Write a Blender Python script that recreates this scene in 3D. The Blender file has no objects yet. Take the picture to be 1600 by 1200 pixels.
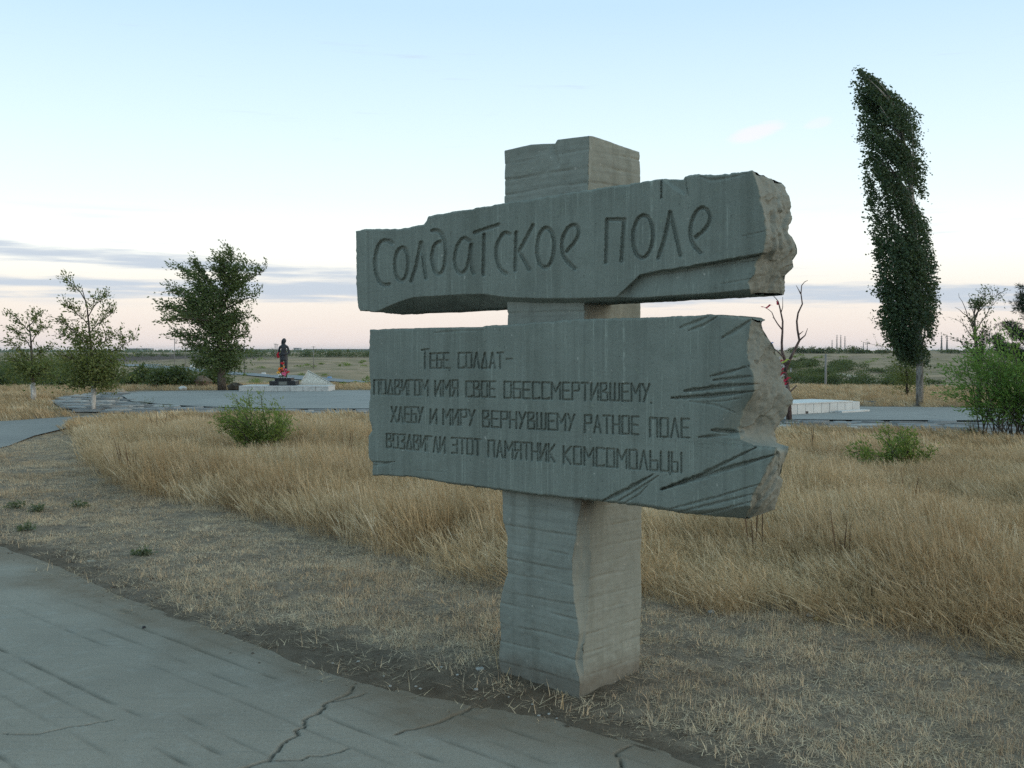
import bpy, math, random
import numpy as np
from mathutils import Vector, Matrix

random.seed(11)
RNG = np.random.default_rng(11)
SC = bpy.context.scene
COL = SC.collection
R = math.radians

# ------------------------------------------------------------------ camera
EYE = 1.6
FPX = 1670.0                      # focal length in pixels of the 1600 px wide photograph
PITCH = math.atan(52 / FPX)
cam_d = bpy.data.cameras.new('camera')
cam = bpy.data.objects.new('camera', cam_d)
COL.objects.link(cam)
cam.location = (0, 0, EYE)
cam.rotation_euler = (math.pi / 2 - PITCH, 0, 0)
cam_d.sensor_width = 36
cam_d.lens = 36 * FPX / 1600
cam_d.clip_start = 0.1
cam_d.clip_end = 20000
SC.camera = cam

# ------------------------------------------------------------------ node helper
class NT:
    def __init__(s, tree):
        s.t = tree; s.n = tree.nodes; s.l = tree.links
    def new(s, typ, ins=None, **kw):
        nd = s.n.new(typ)
        for k, v in kw.items():
            setattr(nd, k, v)
        if ins:
            for k, v in ins.items():
                s.put(nd.inputs[k], v)
        return nd
    def put(s, sock, v):
        if isinstance(v, bpy.types.NodeSocket):
            s.l.new(v, sock)
        elif isinstance(v, bpy.types.Node):
            s.l.new(v.outputs[0], sock)
        else:
            if sock.type == 'RGBA' and hasattr(v, '__len__') and len(v) == 3:
                v = (*v, 1)
            sock.default_value = v
    def math(s, op, a, b=0.0, c=0.0, clamp=False):
        nd = s.n.new('ShaderNodeMath'); nd.operation = op; nd.use_clamp = clamp
        for i, v in enumerate((a, b, c)):
            s.put(nd.inputs[i], v)
        return nd.outputs[0]
    def sstep(s, x, lo, hi):
        nd = s.n.new('ShaderNodeMapRange'); nd.interpolation_type = 'SMOOTHSTEP'
        s.put(nd.inputs[0], x); s.put(nd.inputs[1], lo); s.put(nd.inputs[2], hi)
        return nd.outputs[0]
    def rng(s, x, a, b, c, d):
        nd = s.n.new('ShaderNodeMapRange')
        for i, v in enumerate((x, a, b, c, d)):
            s.put(nd.inputs[i], v)
        return nd.outputs[0]
    def mix(s, f, a, b, mode='MIX'):
        nd = s.n.new('ShaderNodeMix'); nd.data_type = 'RGBA'; nd.blend_type = mode
        s.put(nd.inputs[0], f); s.put(nd.inputs[6], a); s.put(nd.inputs[7], b)
        return nd.outputs[2]
    def noise(s, vec, scale=5, detail=4, rough=.55, dist=0.0):
        nd = s.new('ShaderNodeTexNoise', {'Scale': scale, 'Detail': detail, 'Roughness': rough, 'Distortion': dist})
        if vec is not None:
            s.put(nd.inputs['Vector'], vec)
        return nd.outputs[0]
    def scale(s, vec, sc, rot=(0, 0, 0)):
        nd = s.n.new('ShaderNodeMapping'); s.put(nd.inputs[0], vec)
        nd.inputs['Scale'].default_value = sc; nd.inputs['Rotation'].default_value = rot
        return nd.outputs[0]
    def ramp(s, x, stops):
        nd = s.n.new('ShaderNodeValToRGB'); s.put(nd.inputs[0], x)
        e = nd.color_ramp.elements
        while len(e) < len(stops):
            e.new(.5)
        for i, (p, c) in enumerate(stops):
            e[i].position = p; e[i].color = (*c, 1)
        return nd.outputs[0]

def srgb(r, g, b):
    def f(c):
        c /= 255
        return c / 12.92 if c <= .04045 else ((c + .055) / 1.055) ** 2.4
    return (f(r), f(g), f(b))

# ------------------------------------------------------------------ world: dusk sky with thin cloud bands
SUN_EL = 3.0
SUN_DIR = Vector((0.93, -0.37, 0)).normalized()       # towards the glow of the set sun: right and behind
world = bpy.data.worlds.new('World')
SC.world = world
world.use_nodes = True
W_ = NT(world.node_tree)
for nd in list(W_.n):
    W_.n.remove(nd)
tc = W_.new('ShaderNodeTexCoord')
sep = W_.new('ShaderNodeSeparateXYZ', {0: tc.outputs['Generated']})
el = W_.math('MULTIPLY', W_.math('ARCSINE', sep.outputs[2]), 57.2958)
az = W_.math('MULTIPLY', W_.math('ARCTAN2', sep.outputs[0], sep.outputs[1]), 57.2958)
t = W_.math('DIVIDE', W_.math('MAXIMUM', el, 0.0), 90.0)
stops = [(0, (226, 214, 212)), (1.2, (232, 221, 214)), (3, (238, 231, 222)), (5.5, (246, 249, 245)), (8, (230, 244, 248)),
         (12, (212, 234, 246)), (17.5, (187, 217, 240)), (28, (174, 213, 234)), (50, (166, 203, 221)), (90, (160, 196, 214))]
base = W_.ramp(t, [(e / 90, srgb(*c)) for e, c in stops])
sky = W_.new('ShaderNodeTexSky', sky_type='NISHITA', sun_disc=False, sun_elevation=R(SUN_EL),
             sun_rotation=math.atan2(SUN_DIR.x, SUN_DIR.y), air_density=1.0, dust_density=1.5, ozone_density=1.5)
skyc = W_.mix(1.0, sky.outputs[0], (.03, .03, .03), 'MULTIPLY')
base = W_.mix(1.0, W_.mix(1.0, base, (.98, .98, .98), 'MULTIPLY'), skyc, 'ADD')
# stretched cloud bands low over the horizon
cv = W_.new('ShaderNodeCombineXYZ', {0: W_.math('DIVIDE', az, 14.0), 1: W_.math('DIVIDE', el, 0.85), 2: 3.7})
n1 = W_.noise(cv, 1.0, 5, .55, .25)
cv2 = W_.new('ShaderNodeCombineXYZ', {0: W_.math('DIVIDE', az, 5.0), 1: W_.math('DIVIDE', el, 0.35), 2: 9.1})
n2 = W_.noise(cv2, 1.0, 4, .6, .2)
def band(c0, slope, half):
    q = W_.math('DIVIDE', W_.math('SUBTRACT', el, W_.math('SUBTRACT', c0, W_.math('MULTIPLY', W_.math('ADD', az, 22.0), slope))), half)
    return W_.math('POWER', 2.718, W_.math('MULTIPLY', W_.math('MULTIPLY', q, q), -1.0))
gA = W_.math('MULTIPLY', band(4.75, .05, .55), W_.math('SUBTRACT', 1.0, W_.math('MULTIPLY', W_.sstep(az, -18.0, 4.0), .8)))
gB = W_.math('MULTIPLY', band(3.25, .010, .66), 1.0)
g = W_.math('MAXIMUM', gA, gB)
d1 = W_.math('ADD', W_.math('MULTIPLY', g, .66), W_.math('MULTIPLY', W_.math('SUBTRACT', n1, .5), 1.1))
d1 = W_.math('ADD', d1, W_.math('MULTIPLY', W_.math('SUBTRACT', n2, .5), 1.0))
m1 = W_.sstep(d1, .20, .66)
low = W_.math('MULTIPLY', W_.sstep(W_.math('ADD', n1, W_.math('MULTIPLY', n2, .2)), .62, .80),
              W_.math('MULTIPLY', W_.sstep(el, 1.8, 3.0), W_.math('SUBTRACT', 1.0, W_.sstep(el, 5.5, 8.0))))
mask = W_.math('MULTIPLY', W_.math('MAXIMUM', m1, W_.math('MULTIPLY', low, .55)), .92)
skycol = W_.mix(mask, base, srgb(188, 199, 212))
# two small pink puffs higher up
def puff(a0, e0, wa, we, skew):
    a_ = W_.math('SUBTRACT', az, a0); e_ = W_.math('SUBTRACT', W_.math('SUBTRACT', el, e0), W_.math('MULTIPLY', a_, skew))
    q = W_.math('ADD', W_.math('POWER', W_.math('DIVIDE', a_, wa), 2.0), W_.math('POWER', W_.math('DIVIDE', e_, we), 2.0))
    q = W_.math('ADD', q, W_.math('MULTIPLY', W_.math('SUBTRACT', n2, .5), 2.2))
    return W_.math('SUBTRACT', 1.0, W_.sstep(q, .1, 1.3))
pf = W_.math('MULTIPLY', W_.math('MAXIMUM', puff(12.8, 11.2, 1.5, .45, .25), W_.math('MULTIPLY', puff(15.9, 11.5, .7, .3, .2), .5)), .5)
skycol = W_.mix(pf, skycol, srgb(246, 232, 232))
bg = W_.new('ShaderNodeBackground', {'Color': skycol, 'Strength': 1.0})
W_.l.new(bg.outputs[0], W_.new('ShaderNodeOutputWorld').inputs[0])

sun_d = bpy.data.lights.new('sun', 'SUN')
sun_d.energy = 1.1; sun_d.angle = R(50); sun_d.color = (1.0, .80, .55)
sun = bpy.data.objects.new('sun', sun_d); COL.objects.link(sun)
sun.rotation_euler = (-Vector((SUN_DIR.x, SUN_DIR.y, math.tan(R(8))))).to_track_quat('-Z', 'Y').to_euler()
vs = SC.view_settings
vs.view_transform = 'Standard'; vs.look = 'None'; vs.exposure = 0.22; vs.gamma = 1; vs.use_curve_mapping = False
SC.cycles.max_bounces = 6
SC.cycles.transparent_max_bounces = 8
SC.cycles.use_denoising = False

# ------------------------------------------------------------------ geometry helpers
cp, sp = math.cos(PITCH), math.sin(PITCH)
def rays(px, py):
    px = np.asarray(px, float); py = np.asarray(py, float)
    a = px - 800; b = 600 - py
    return np.stack([a, FPX * cp + b * sp, -FPX * sp + b * cp], -1)
def gnd(px, py, z=0.0):                 # point of the level ground seen at a place of the photograph
    r = rays(px, py); k = (z - EYE) / r[..., 2]
    return r * k[..., None] + np.array([0, 0, EYE])
def at(px, py, D):                      # point at distance D in front
    r = rays(px, py); k = D / r[..., 1]
    return r * np.asarray(k)[..., None] + np.array([0, 0, EYE])
def atp(px, py, D):
    return Vector(at(px, py, D))

def hsh(i, j, k, s):
    h = (i * 374761393 + j * 668265263 + k * 2147483647 + s * 974634777) & 0xFFFFFFFF
    h = ((h ^ (h >> 13)) * 1274126177) & 0xFFFFFFFF
    h = ((h ^ (h >> 16)) * 2246822519) & 0xFFFFFFFF
    return ((h ^ (h >> 15)) & 0xFFFFFF) / float(0xFFFFFF)
def vn(x, y, z=None, seed=0):
    x = np.asarray(x, float); y = np.asarray(y, float)
    z = np.zeros_like(x) if z is None else np.asarray(z, float)
    xi = np.floor(x).astype(np.int64); yi = np.floor(y).astype(np.int64); zi = np.floor(z).astype(np.int64)
    fx, fy, fz = x - xi, y - yi, z - zi
    fx = fx * fx * (3 - 2 * fx); fy = fy * fy * (3 - 2 * fy); fz = fz * fz * (3 - 2 * fz)
    o = 0
    for a in (0, 1):
        for b in (0, 1):
            for c in (0, 1):
                o = o + hsh(xi + a, yi + b, zi + c, seed) * (fx if a else 1 - fx) * (fy if b else 1 - fy) * (fz if c else 1 - fz)
    return o * 2 - 1
def fbm(x, y, z=None, o=4, seed=0, g=.5):
    s, a, f = 0, 1, 1
    for i in range(o):
        s = s + a * vn(np.asarray(x) * f, np.asarray(y) * f, None if z is None else np.asarray(z) * f, seed + i)
        a *= g; f *= 2.03
    return s
def ss(x, a, b):
    t_ = np.clip((np.asarray(x, float) - a) / (b - a), 0, 1)
    return t_ * t_ * (3 - 2 * t_)
def inpoly(x, y, poly):
    x = np.asarray(x); y = np.asarray(y); r = np.zeros(x.shape, bool); n = len(poly)
    for i in range(n):
        x0, y0 = poly[i][0], poly[i][1]; x1, y1 = poly[(i + 1) % n][0], poly[(i + 1) % n][1]
        if y0 == y1: continue
        c = ((y0 > y) != (y1 > y)) & (x < (x1 - x0) * (y - y0) / (y1 - y0) + x0)
        r ^= c
    return r
def dseg(x, y, pts, closed=False):      # distance to a polyline, and parameter 0..1 along it
    best = np.full(np.shape(x), 1e9); par = np.zeros(np.shape(x))
    P = list(pts) + ([pts[0]] if closed else [])
    n = len(P) - 1
    for i in range(n):
        ax, ay = P[i][0], P[i][1]; bx, by = P[i + 1][0], P[i + 1][1]
        L = (bx - ax) ** 2 + (by - ay) ** 2 + 1e-12
        tt = np.clip(((x - ax) * (bx - ax) + (y - ay) * (by - ay)) / L, 0, 1)
        d = np.hypot(x - ax - tt * (bx - ax), y - ay - tt * (by - ay))
        m = d < best
        best = np.where(m, d, best); par = np.where(m, (i + tt) / n, par)
    return best, par

def mesh_np(name, V, F, smooth=False):   # V (n,3), F list of tuples or (m,k) array
    me = bpy.data.meshes.new(name)
    V = np.asarray(V, np.float32)
    if isinstance(F, np.ndarray):
        k = F.shape[1]
        me.vertices.add(len(V)); me.vertices.foreach_set('co', V.ravel())
        me.loops.add(F.size); me.loops.foreach_set('vertex_index', F.astype(np.int32).ravel())
        me.polygons.add(len(F)); me.polygons.foreach_set('loop_start', np.arange(0, F.size, k, dtype=np.int32))
        me.polygons.foreach_set('loop_total', np.full(len(F), k, np.int32))
        me.update(calc_edges=True)
    else:
        me.from_pydata([tuple(map(float, v)) for v in V], [], F)
        me.update()
    if smooth and len(me.polygons):
        me.polygons.foreach_set('use_smooth', np.ones(len(me.polygons), bool))
    return me
def obj(name, me, mat=None, parent=None, loc=(0, 0, 0), rot=(0, 0, 0)):
    o = bpy.data.objects.new(name, me); COL.objects.link(o)
    if mat is not None and me is not None and len(me.materials) == 0:
        me.materials.append(mat)
    if parent: o.parent = parent
    o.location = loc; o.rotation_euler = rot
    return o
def tag(o, label=None, cat=None, group=None, kind=None):
    if label: o['label'] = label
    if cat: o['category'] = cat
    if group: o['group'] = group
    if kind: o['kind'] = kind
    return o
def empty(name, loc, label, cat, group=None, rz=0):
    o = obj(name, None, loc=loc, rot=(0, 0, rz))
    o.empty_display_size = .2
    return tag(o, label, cat, group)

class MB:
    def __init__(s): s.v = []; s.f = []
    def add(s, vs_, fs):
        n = len(s.v); s.v.extend([tuple(v) for v in vs_]); s.f.extend([tuple(i + n for i in f) for f in fs])
    def box(s, c, d, rz=0.0):
        x, y, z = d[0] / 2, d[1] / 2, d[2] / 2; m = Matrix.Rotation(rz, 3, 'Z')
        vv = [Vector(c) + m @ Vector((a * x, b * y, e * z)) for e in (-1, 1) for a, b in ((-1, -1), (1, -1), (1, 1), (-1, 1))]
        s.add(vv, [(3, 2, 1, 0), (4, 5, 6, 7), (0, 1, 5, 4), (1, 2, 6, 5), (2, 3, 7, 6), (3, 0, 4, 7)])
    def tube(s, pts, rad, sides=7, cap=True):
        pts = [Vector(p) for p in pts]; n = len(pts); vs_, fs = [], []
        t0 = (pts[1] - pts[0]).normalized()
        up = Vector((0, 0, 1)) if abs(t0.z) < .9 else Vector((0, 1, 0))
        a = t0.cross(up).normalized()
        for i in range(n):
            t1 = (pts[min(i + 1, n - 1)] - pts[max(i - 1, 0)]).normalized()
            a = (a - t1 * a.dot(t1))
            a = a.normalized() if a.length > 1e-6 else t1.orthogonal().normalized()
            b = t1.cross(a); r = rad[i] if hasattr(rad, '__len__') else rad
            for k in range(sides):
                th = 2 * math.pi * k / sides
                vs_.append(pts[i] + (a * math.cos(th) + b * math.sin(th)) * r)
        for i in range(n - 1):
            for k in range(sides):
                k2 = (k + 1) % sides
                fs.append((i * sides + k, i * sides + k2, (i + 1) * sides + k2, (i + 1) * sides + k))
        if cap:
            fs.append(tuple(range(sides))[::-1]); fs.append(tuple((n - 1) * sides + k for k in range(sides)))
        s.add(vs_, fs)
    def mesh(s, name, smooth=False, off=(0, 0, 0)):
        V = np.array(s.v, float).reshape(-1, 3) - np.array(off)
        return mesh_np(name, V, s.f, smooth)
    def build(s, name, mat, parent=None, smooth=False, off=(0, 0, 0), loc=(0, 0, 0)):
        return obj(name, s.mesh(name, smooth, off), mat, parent, loc)

# ------------------------------------------------------------------ materials
def newmat(name):
    m = bpy.data.materials.new(name); m.use_nodes = True
    n = NT(m.node_tree)
    for nd in list(n.n): n.n.remove(nd)
    n.out = n.new('ShaderNodeOutputMaterial')
    return m, n
def principled(n, col, rough=.9, bump=None, strength=.3, dist=.01, spec=.25):
    p = n.new('ShaderNodeBsdfPrincipled', {'Base Color': col, 'Roughness': rough, 'Specular IOR Level': spec})
    if bump is not None:
        b = n.new('ShaderNodeBump', {'Height': bump, 'Strength': strength, 'Distance': dist})
        n.l.new(b.outputs[0], p.inputs['Normal'])
    n.l.new(p.outputs[0], n.out.inputs[0])
    return p
def oc(n): return n.new('ShaderNodeTexCoord').outputs['Object']
def gp(n): return n.new('ShaderNodeNewGeometry').outputs['Position']

def concrete(name, base, streak=0.0, hor=0.0, rough_end=False):
    m, n = newmat(name); c = oc(n)
    big = n.noise(c, 2.2, 5, .6)
    mid = n.noise(c, 14, 5, .6)
    fine = n.noise(c, 120, 4, .65)
    col = n.mix(n.rng(big, .3, .7, 0, 1), tuple(k * .84 for k in base), tuple(k * 1.14 for k in base))
    col = n.mix(n.rng(mid, .35, .7, 0, .5), col, tuple(k * f for k, f in zip(base, (.78, .80, .78))))
    if streak:
        st = n.noise(n.scale(c, (95, 95, 1.6)), 1, 4, .6)
        st2 = n.noise(n.scale(c, (28, 28, .9)), 1, 3, .6)
        col = n.mix(n.math('MULTIPLY', n.sstep(st, .53, .74), n.math('MULTIPLY', n.sstep(mid, .35, .65), streak)), col, tuple(k * 1.75 for k in base))
        col = n.mix(n.math('MULTIPLY', n.sstep(st2, .5, .72), streak * .7), col, tuple(k * .66 for k in base))
    if hor:
        st = n.noise(n.scale(c, (2.2, 2.2, 45)), 1, 4, .6)
        col = n.mix(n.math('MULTIPLY', n.sstep(st, .45, .75), hor), col, tuple(k * .66 for k in base))
    if streak:
        run = n.noise(n.scale(c, (9, 9, .7)), 1, 4, .6)
        col = n.mix(n.math('MULTIPLY', n.sstep(run, .50, .68), .5), col, tuple(k * f for k, f in zip(base, (.60, .60, .58))))
        lich = n.noise(c, 24, 5, .7)
        col = n.mix(n.math('MULTIPLY', n.sstep(lich, .62, .70), .35), col, tuple(k * f for k, f in zip(base, (1.35, 1.45, 1.2))))
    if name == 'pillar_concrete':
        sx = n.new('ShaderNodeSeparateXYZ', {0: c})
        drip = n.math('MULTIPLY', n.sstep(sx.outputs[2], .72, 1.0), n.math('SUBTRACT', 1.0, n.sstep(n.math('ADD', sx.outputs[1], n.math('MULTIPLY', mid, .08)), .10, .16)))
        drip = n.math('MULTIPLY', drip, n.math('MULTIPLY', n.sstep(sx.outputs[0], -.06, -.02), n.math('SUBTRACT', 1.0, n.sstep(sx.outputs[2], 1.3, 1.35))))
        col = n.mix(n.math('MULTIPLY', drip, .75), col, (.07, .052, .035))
        soilm = n.math('SUBTRACT', 1.0, n.sstep(n.math('ADD', sx.outputs[2], n.math('MULTIPLY', mid, -.12)), -.02, .12))
        col = n.mix(n.math('MULTIPLY', soilm, .6), col, (.13, .105, .08))
    spots = n.noise(c, 60, 2, .5)
    col = n.mix(n.math('MULTIPLY', n.sstep(spots, .70, .76), .6), col, tuple(k * .45 for k in base))
    chips = n.noise(n.scale(c, (1, 1, 1), (1, 2, 0)), 38, 2, .5)
    col = n.mix(n.math('MULTIPLY', n.sstep(chips, .72, .78), .5), col, (.55, .53, .47))
    h = n.math('ADD', n.math('MULTIPLY', fine, .35), n.math('MULTIPLY', mid, .8))
    if streak: h = n.math('ADD', h, n.math('MULTIPLY', st, .6))
    if hor: h = n.math('ADD', h, n.math('MULTIPLY', st, .5))
    principled(n, col, .92, h, .8 if rough_end else .45, .006 if rough_end else .003)
    return m
M_SLAB = concrete('slab_concrete', (.205, .226, .198), streak=.7)
M_END = concrete('broken_concrete', (.222, .228, .198), rough_end=True)
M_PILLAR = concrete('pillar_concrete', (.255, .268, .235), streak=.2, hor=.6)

def leafmat(name, c1, c2, trans=.35):
    m, n = newmat(name)
    rn = n.new('ShaderNodeNewGeometry').outputs['Random Per Island']
    col = n.mix(rn, c1, c2)
    big = n.noise(gp(n), 1.3, 2)
    col = n.mix(n.rng(big, .35, .65, 0, .5), col, tuple(k * .7 for k in c1))
    d = n.new('ShaderNodeBsdfPrincipled', {'Base Color': col, 'Roughness': .55, 'Specular IOR Level': .3})
    tr = n.new('ShaderNodeBsdfTranslucent', {'Color': n.mix(.5, col, (.25, .32, .05))})
    mx = n.new('ShaderNodeMixShader', {0: trans, 1: d, 2: tr})
    n.l.new(mx.outputs[0], n.out.inputs[0])
    return m
def barkmat(name, c1, c2, sc=6):
    m, n = newmat(name); c = gp(n)
    a = n.noise(n.scale(c, (1, 1, .35)), sc * 3, 4, .6)
    principled(n, n.mix(n.sstep(a, .35, .65), c1, c2), .9, a, .6, .02)
    return m
def flat(name, col, var=.25, sc=8, rough=.8):
    m, n = newmat(name); c = gp(n)
    a = n.noise(c, sc, 4, .6)
    principled(n, n.mix(a, tuple(k * (1 - var) for k in col), tuple(min(1, k * (1 + var)) for k in col)), rough, a, .3, .01)
    return m
def grassmat(name, cols, trans=.25, pn=.35):
    m, n = newmat(name)
    oi = n.new('ShaderNodeObjectInfo').outputs['Random']
    isl = n.new('ShaderNodeNewGeometry').outputs['Random Per Island']
    f = n.math('ADD', n.math('MULTIPLY', oi, .45), n.math('MULTIPLY', isl, .55))
    col = n.ramp(f, [(i / (len(cols) - 1), c) for i, c in enumerate(cols)])
    p = gp(n)
    big = n.noise(p, .55, 4, .6)
    col = n.mix(n.math('MULTIPLY', n.sstep(big, .42, .62), .5), col, n.mix(1.0, col, (.68, .60, .52), 'MULTIPLY'))
    d = n.new('ShaderNodeBsdfDiffuse', {'Color': col})
    tr = n.new('ShaderNodeBsdfTranslucent', {'Color': col})
    mx = n.new('ShaderNodeMixShader', {0: trans, 1: d, 2: tr})
    n.l.new(mx.outputs[0], n.out.inputs[0])
    return m

# ------------------------------------------------------------------ layout lines on the ground
ROAD_EDGE = [(-420, 740), (-260, 770), (-120, 812), (0, 853), (60, 878), (150, 925), (230, 955), (330, 988), (450, 1038), (556, 1074), (640, 1088),
             (720, 1104), (820, 1120), (900, 1140), (980, 1165), (1060, 1190), (1150, 1225), (1300, 1300), (1500, 1450), (1700, 1700)]
RE = gnd(*np.array(ROAD_EDGE).T)[:, :2]
ROAD_POLY = [tuple(p) for p in RE] + [(2.2, -6), (-14, -6), (-18, 9)]
TALL = [(130, 690), (140, 735), (185, 768), (260, 792), (380, 803), (450, 832), (560, 862), (640, 882), (720, 908), (790, 930), (900, 938),
        (1010, 945), (1100, 962), (1200, 968), (1300, 988), (1450, 1012), (1600, 1038), (1800, 1075), (2100, 1130),
        (2100, 765), (1800, 748), (1600, 735), (1240, 715), (1000, 705), (575, 682), (300, 681)]
TALL_POLY = [tuple(p) for p in gnd(*np.array(TALL, float).T)[:, :2]]
SMOOTH = [(190, 619), (215, 613), (300, 611.5), (380, 611), (575, 611), (800, 614), (1100, 624), (1340, 637), (1475, 638), (1600, 640), (2000, 645),
          (2000, 662), (1600, 659), (1340, 658), (1230, 657), (1000, 650), (575, 640), (430, 640), (330, 637), (283, 635), (240, 631.5), (205, 628)]
SMOOTH_POLY = [tuple(p) for p in gnd(*np.array(SMOOTH, float).T)[:, :2]]
ROUGH = [(82, 628), (95, 621), (130, 616), (180, 613.5), (215, 612.5), (190, 619), (205, 628), (240, 631.5), (283, 635), (330, 637), (430, 640), (575, 640), (1000, 650), (1230, 657),
         (1340, 658), (1600, 659), (2000, 662), (2000, 712), (1600, 690), (1475, 679), (1225, 673), (1000, 664), (575, 650), (300, 648), (130, 643), (95, 636)]
ROUGH_POLY = [tuple(p) for p in gnd(*np.array(ROUGH, float).T)[:, :2]]
PATH = [(-500, 690), (-200, 668), (0, 658.5), (115, 651), (192, 646), (300, 648), (190, 652), (150, 657), (107, 668), (53, 681), (13, 697), (-120, 727), (-400, 800)]
PATH_POLY = [tuple(p) for p in gnd(*np.array(PATH, float).T)[:, :2]]

def far_z(x, y):
    d = np.hypot(x, y)
    a = x / np.maximum(y, 1.0)
    dip = 3.2 + 1.0 * ss(a, .1, .4) - 1.0 * ss(-a, .2, .5)
    z = -dip * ss(d, 46, 105)
    z = z + (dip - .35 + .95 * ss(a, 0, .25)) * ss(d, 130, 480)
    z = z + fbm(x / 60, y / 60, o=3, seed=5) * .55 * ss(d, 60, 160) + np.abs(fbm(x / 34, y / 50, o=3, seed=15)) * .9 * ss(d, 75, 130) * (1 - ss(d, 350, 600))
    z = z - .9 * ss(d, 700, 1800)
    return z
def gz(x, y):
    x = np.asarray(x, float); y = np.asarray(y, float)
    d = np.hypot(x, y)
    z = far_z(x, y)
    de, _ = dseg(x, y, [tuple(p) for p in RE])
    ins = inpoly(x, y, ROAD_POLY)
    sd = np.where(ins, -de, de)                       # >0 outside the road
    near = 1 - ss(d, 14, 24)
    lip = np.where(sd < 0, -.22 * np.clip(-sd, 0, .25), .014 * ss(sd, 0, .10) + .016 * ss(sd, 0, .9))
    rag = (fbm(x * 3.1, y * 3.1, o=4, seed=2) * .012 + fbm(x * 14, y * 14, o=2, seed=9) * .004) * (.22 + .78 * ss(np.abs(sd), .06, .45))
    z = z + near * (lip + rag * (1 - ss(-sd, .1, .35)) - .004) + (1 - near) * (-.03)
    und = fbm(x * .8, y * .8, o=3, seed=21) * .025 * ss(sd, .3, 1.5) * near
    dpp = np.hypot(x - .03, y - 4.86)
    return z + und + near * .010 * (1 - ss(dpp, .38, .62)) * (.6 + .6 * fbm(x * 5, y * 5, o=2, seed=17))
def hit(px, py, lift=0.0):                            # where a line of sight meets the terrain beyond 40 m
    r = rays(px, py); r = r / r[1]
    ks = np.exp(np.linspace(math.log(40), math.log(4000), 4000))
    P = r[None, :] * ks[:, None] + np.array([0, 0, EYE])
    f = P[:, 2] - (far_z(P[:, 0], P[:, 1]) - .03 + lift)
    i = np.argmax(f < 0)
    return P[i] if f[i] < 0 else P[-1]

# ------------------------------------------------------------------ ground sheet
def build_ground():
    radii = [0.6]
    while radii[-1] < 9000:
        r = radii[-1]
        radii.append(r * (1 + (.05 if r < 3 else .0065 if r < 13 else .011 if r < 60 else .014 if r < 500 else .05)))
    radii = np.array(radii)
    angs = np.concatenate([np.linspace(-180, -36, 30)[:-1], np.linspace(-36, 36, 500), np.linspace(36, 180, 30)[1:-1]])
    A, Rr = np.meshgrid(np.radians(angs), radii)
    X = (Rr * np.sin(A)); Y = (Rr * np.cos(A)); Z = gz(X, Y)
    V = np.stack([X, Y, Z], -1).reshape(-1, 3)
    na = len(angs); nr = len(radii)
    i, j = np.meshgrid(np.arange(nr - 1), np.arange(na), indexing='ij')
    j2 = (j + 1) % na
    F = np.stack([i * na + j, i * na + j2, (i + 1) * na + j2, (i + 1) * na + j], -1).reshape(-1, 4)[:, ::-1]
    V = np.vstack([V, [[0, 0, float(gz(np.array([0.]), np.array([0.]))[0])]]])
    me = mesh_np('ground', V, F, True)
    x, y = V[:, 0], V[:, 1]; d = np.hypot(x, y)
    de, _ = dseg(x, y, [tuple(p) for p in RE])
    sd = np.where(inpoly(x, y, ROAD_POLY), -de, de)
    dirt = 1 - ss(sd + .22 * fbm(x * 1.7, y * 1.7, o=3, seed=31), .12, .42)
    # trampled soil round the pillar foot
    dirt = np.maximum(dirt, 1 - ss(np.hypot(x - .05, y - 4.85) + .12 * fbm(x * 3, y * 3, o=2, seed=3), .42, .62))
    field = ss(d, 44, 55)
    a = x / np.maximum(y, 1)
    # bare ploughed bank on the left slope and brown stubble on the right slope
    bank = ss(d, 290, 320) * (1 - ss(d, 520, 560)) * ss(a, -.44, -.36) * (1 - ss(a, -.26, -.2))
    col = np.zeros((len(V), 4), np.float32)
    col[:, 0] = dirt; col[:, 1] = field; col[:, 2] = bank; col[:, 3] = 1
    at_ = me.color_attributes.new('zones', 'FLOAT_COLOR', 'POINT')
    at_.data.foreach_set('color', col.ravel())
    m, n = newmat('ground_soil')
    p = gp(n)
    z = n.new('ShaderNodeAttribute', attribute_name='zones')
    sp_ = n.new('ShaderNodeSeparateColor', {0: z.outputs['Color']})
    b1 = n.noise(p, 1.1, 5, .6); b2 = n.noise(p, 9, 5, .65); b3 = n.noise(p, 70, 4, .7)
    soil = n.mix(n.rng(b2, .3, .7, 0, 1), (.12, .096, .072), (.30, .24, .175))
    soil = n.mix(n.math('MULTIPLY', n.sstep(b3, .55, .72), .6), soil, (.36, .29, .205))
    dirtc = n.mix(n.rng(b2, .3, .7, 0, 1), (.095, .072, .05), (.17, .135, .098))
    dirtc = n.mix(n.math('MULTIPLY', n.sstep(b1, .45, .65), .6), dirtc, (.185, .16, .13))
    col_ = n.mix(sp_.outputs[0], soil, dirtc)
    f1 = n.noise(p, .025, 5, .6); f2 = n.noise(p, .2, 5, .6); f3 = n.noise(n.scale(p, (.01, .06, 0), (0, 0, .3)), 1, 4, .6)
    fc = n.mix(n.sstep(f1, .4, .62), (.36, .255, .165), (.26, .20, .125))
    fc = n.mix(n.math('MULTIPLY', n.sstep(f2, .46, .62), .7), fc, (.15, .13, .06))
    fc = n.mix(n.math('MULTIPLY', n.sstep(f3, .5, .6), .55), fc, (.20, .145, .10))
    fc = n.mix(sp_.outputs[2], fc, (.09, .065, .05))
    col_ = n.mix(sp_.outputs[1], col_, fc)
    h = n.math('ADD', n.math('MULTIPLY', b2, .7), n.math('MULTIPLY', b3, .5))
    principled(n, col_, .97, h, 1.0, .035, spec=.1)
    o = obj('ground', me, m); tag(o, kind='structure')
build_ground()

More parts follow.
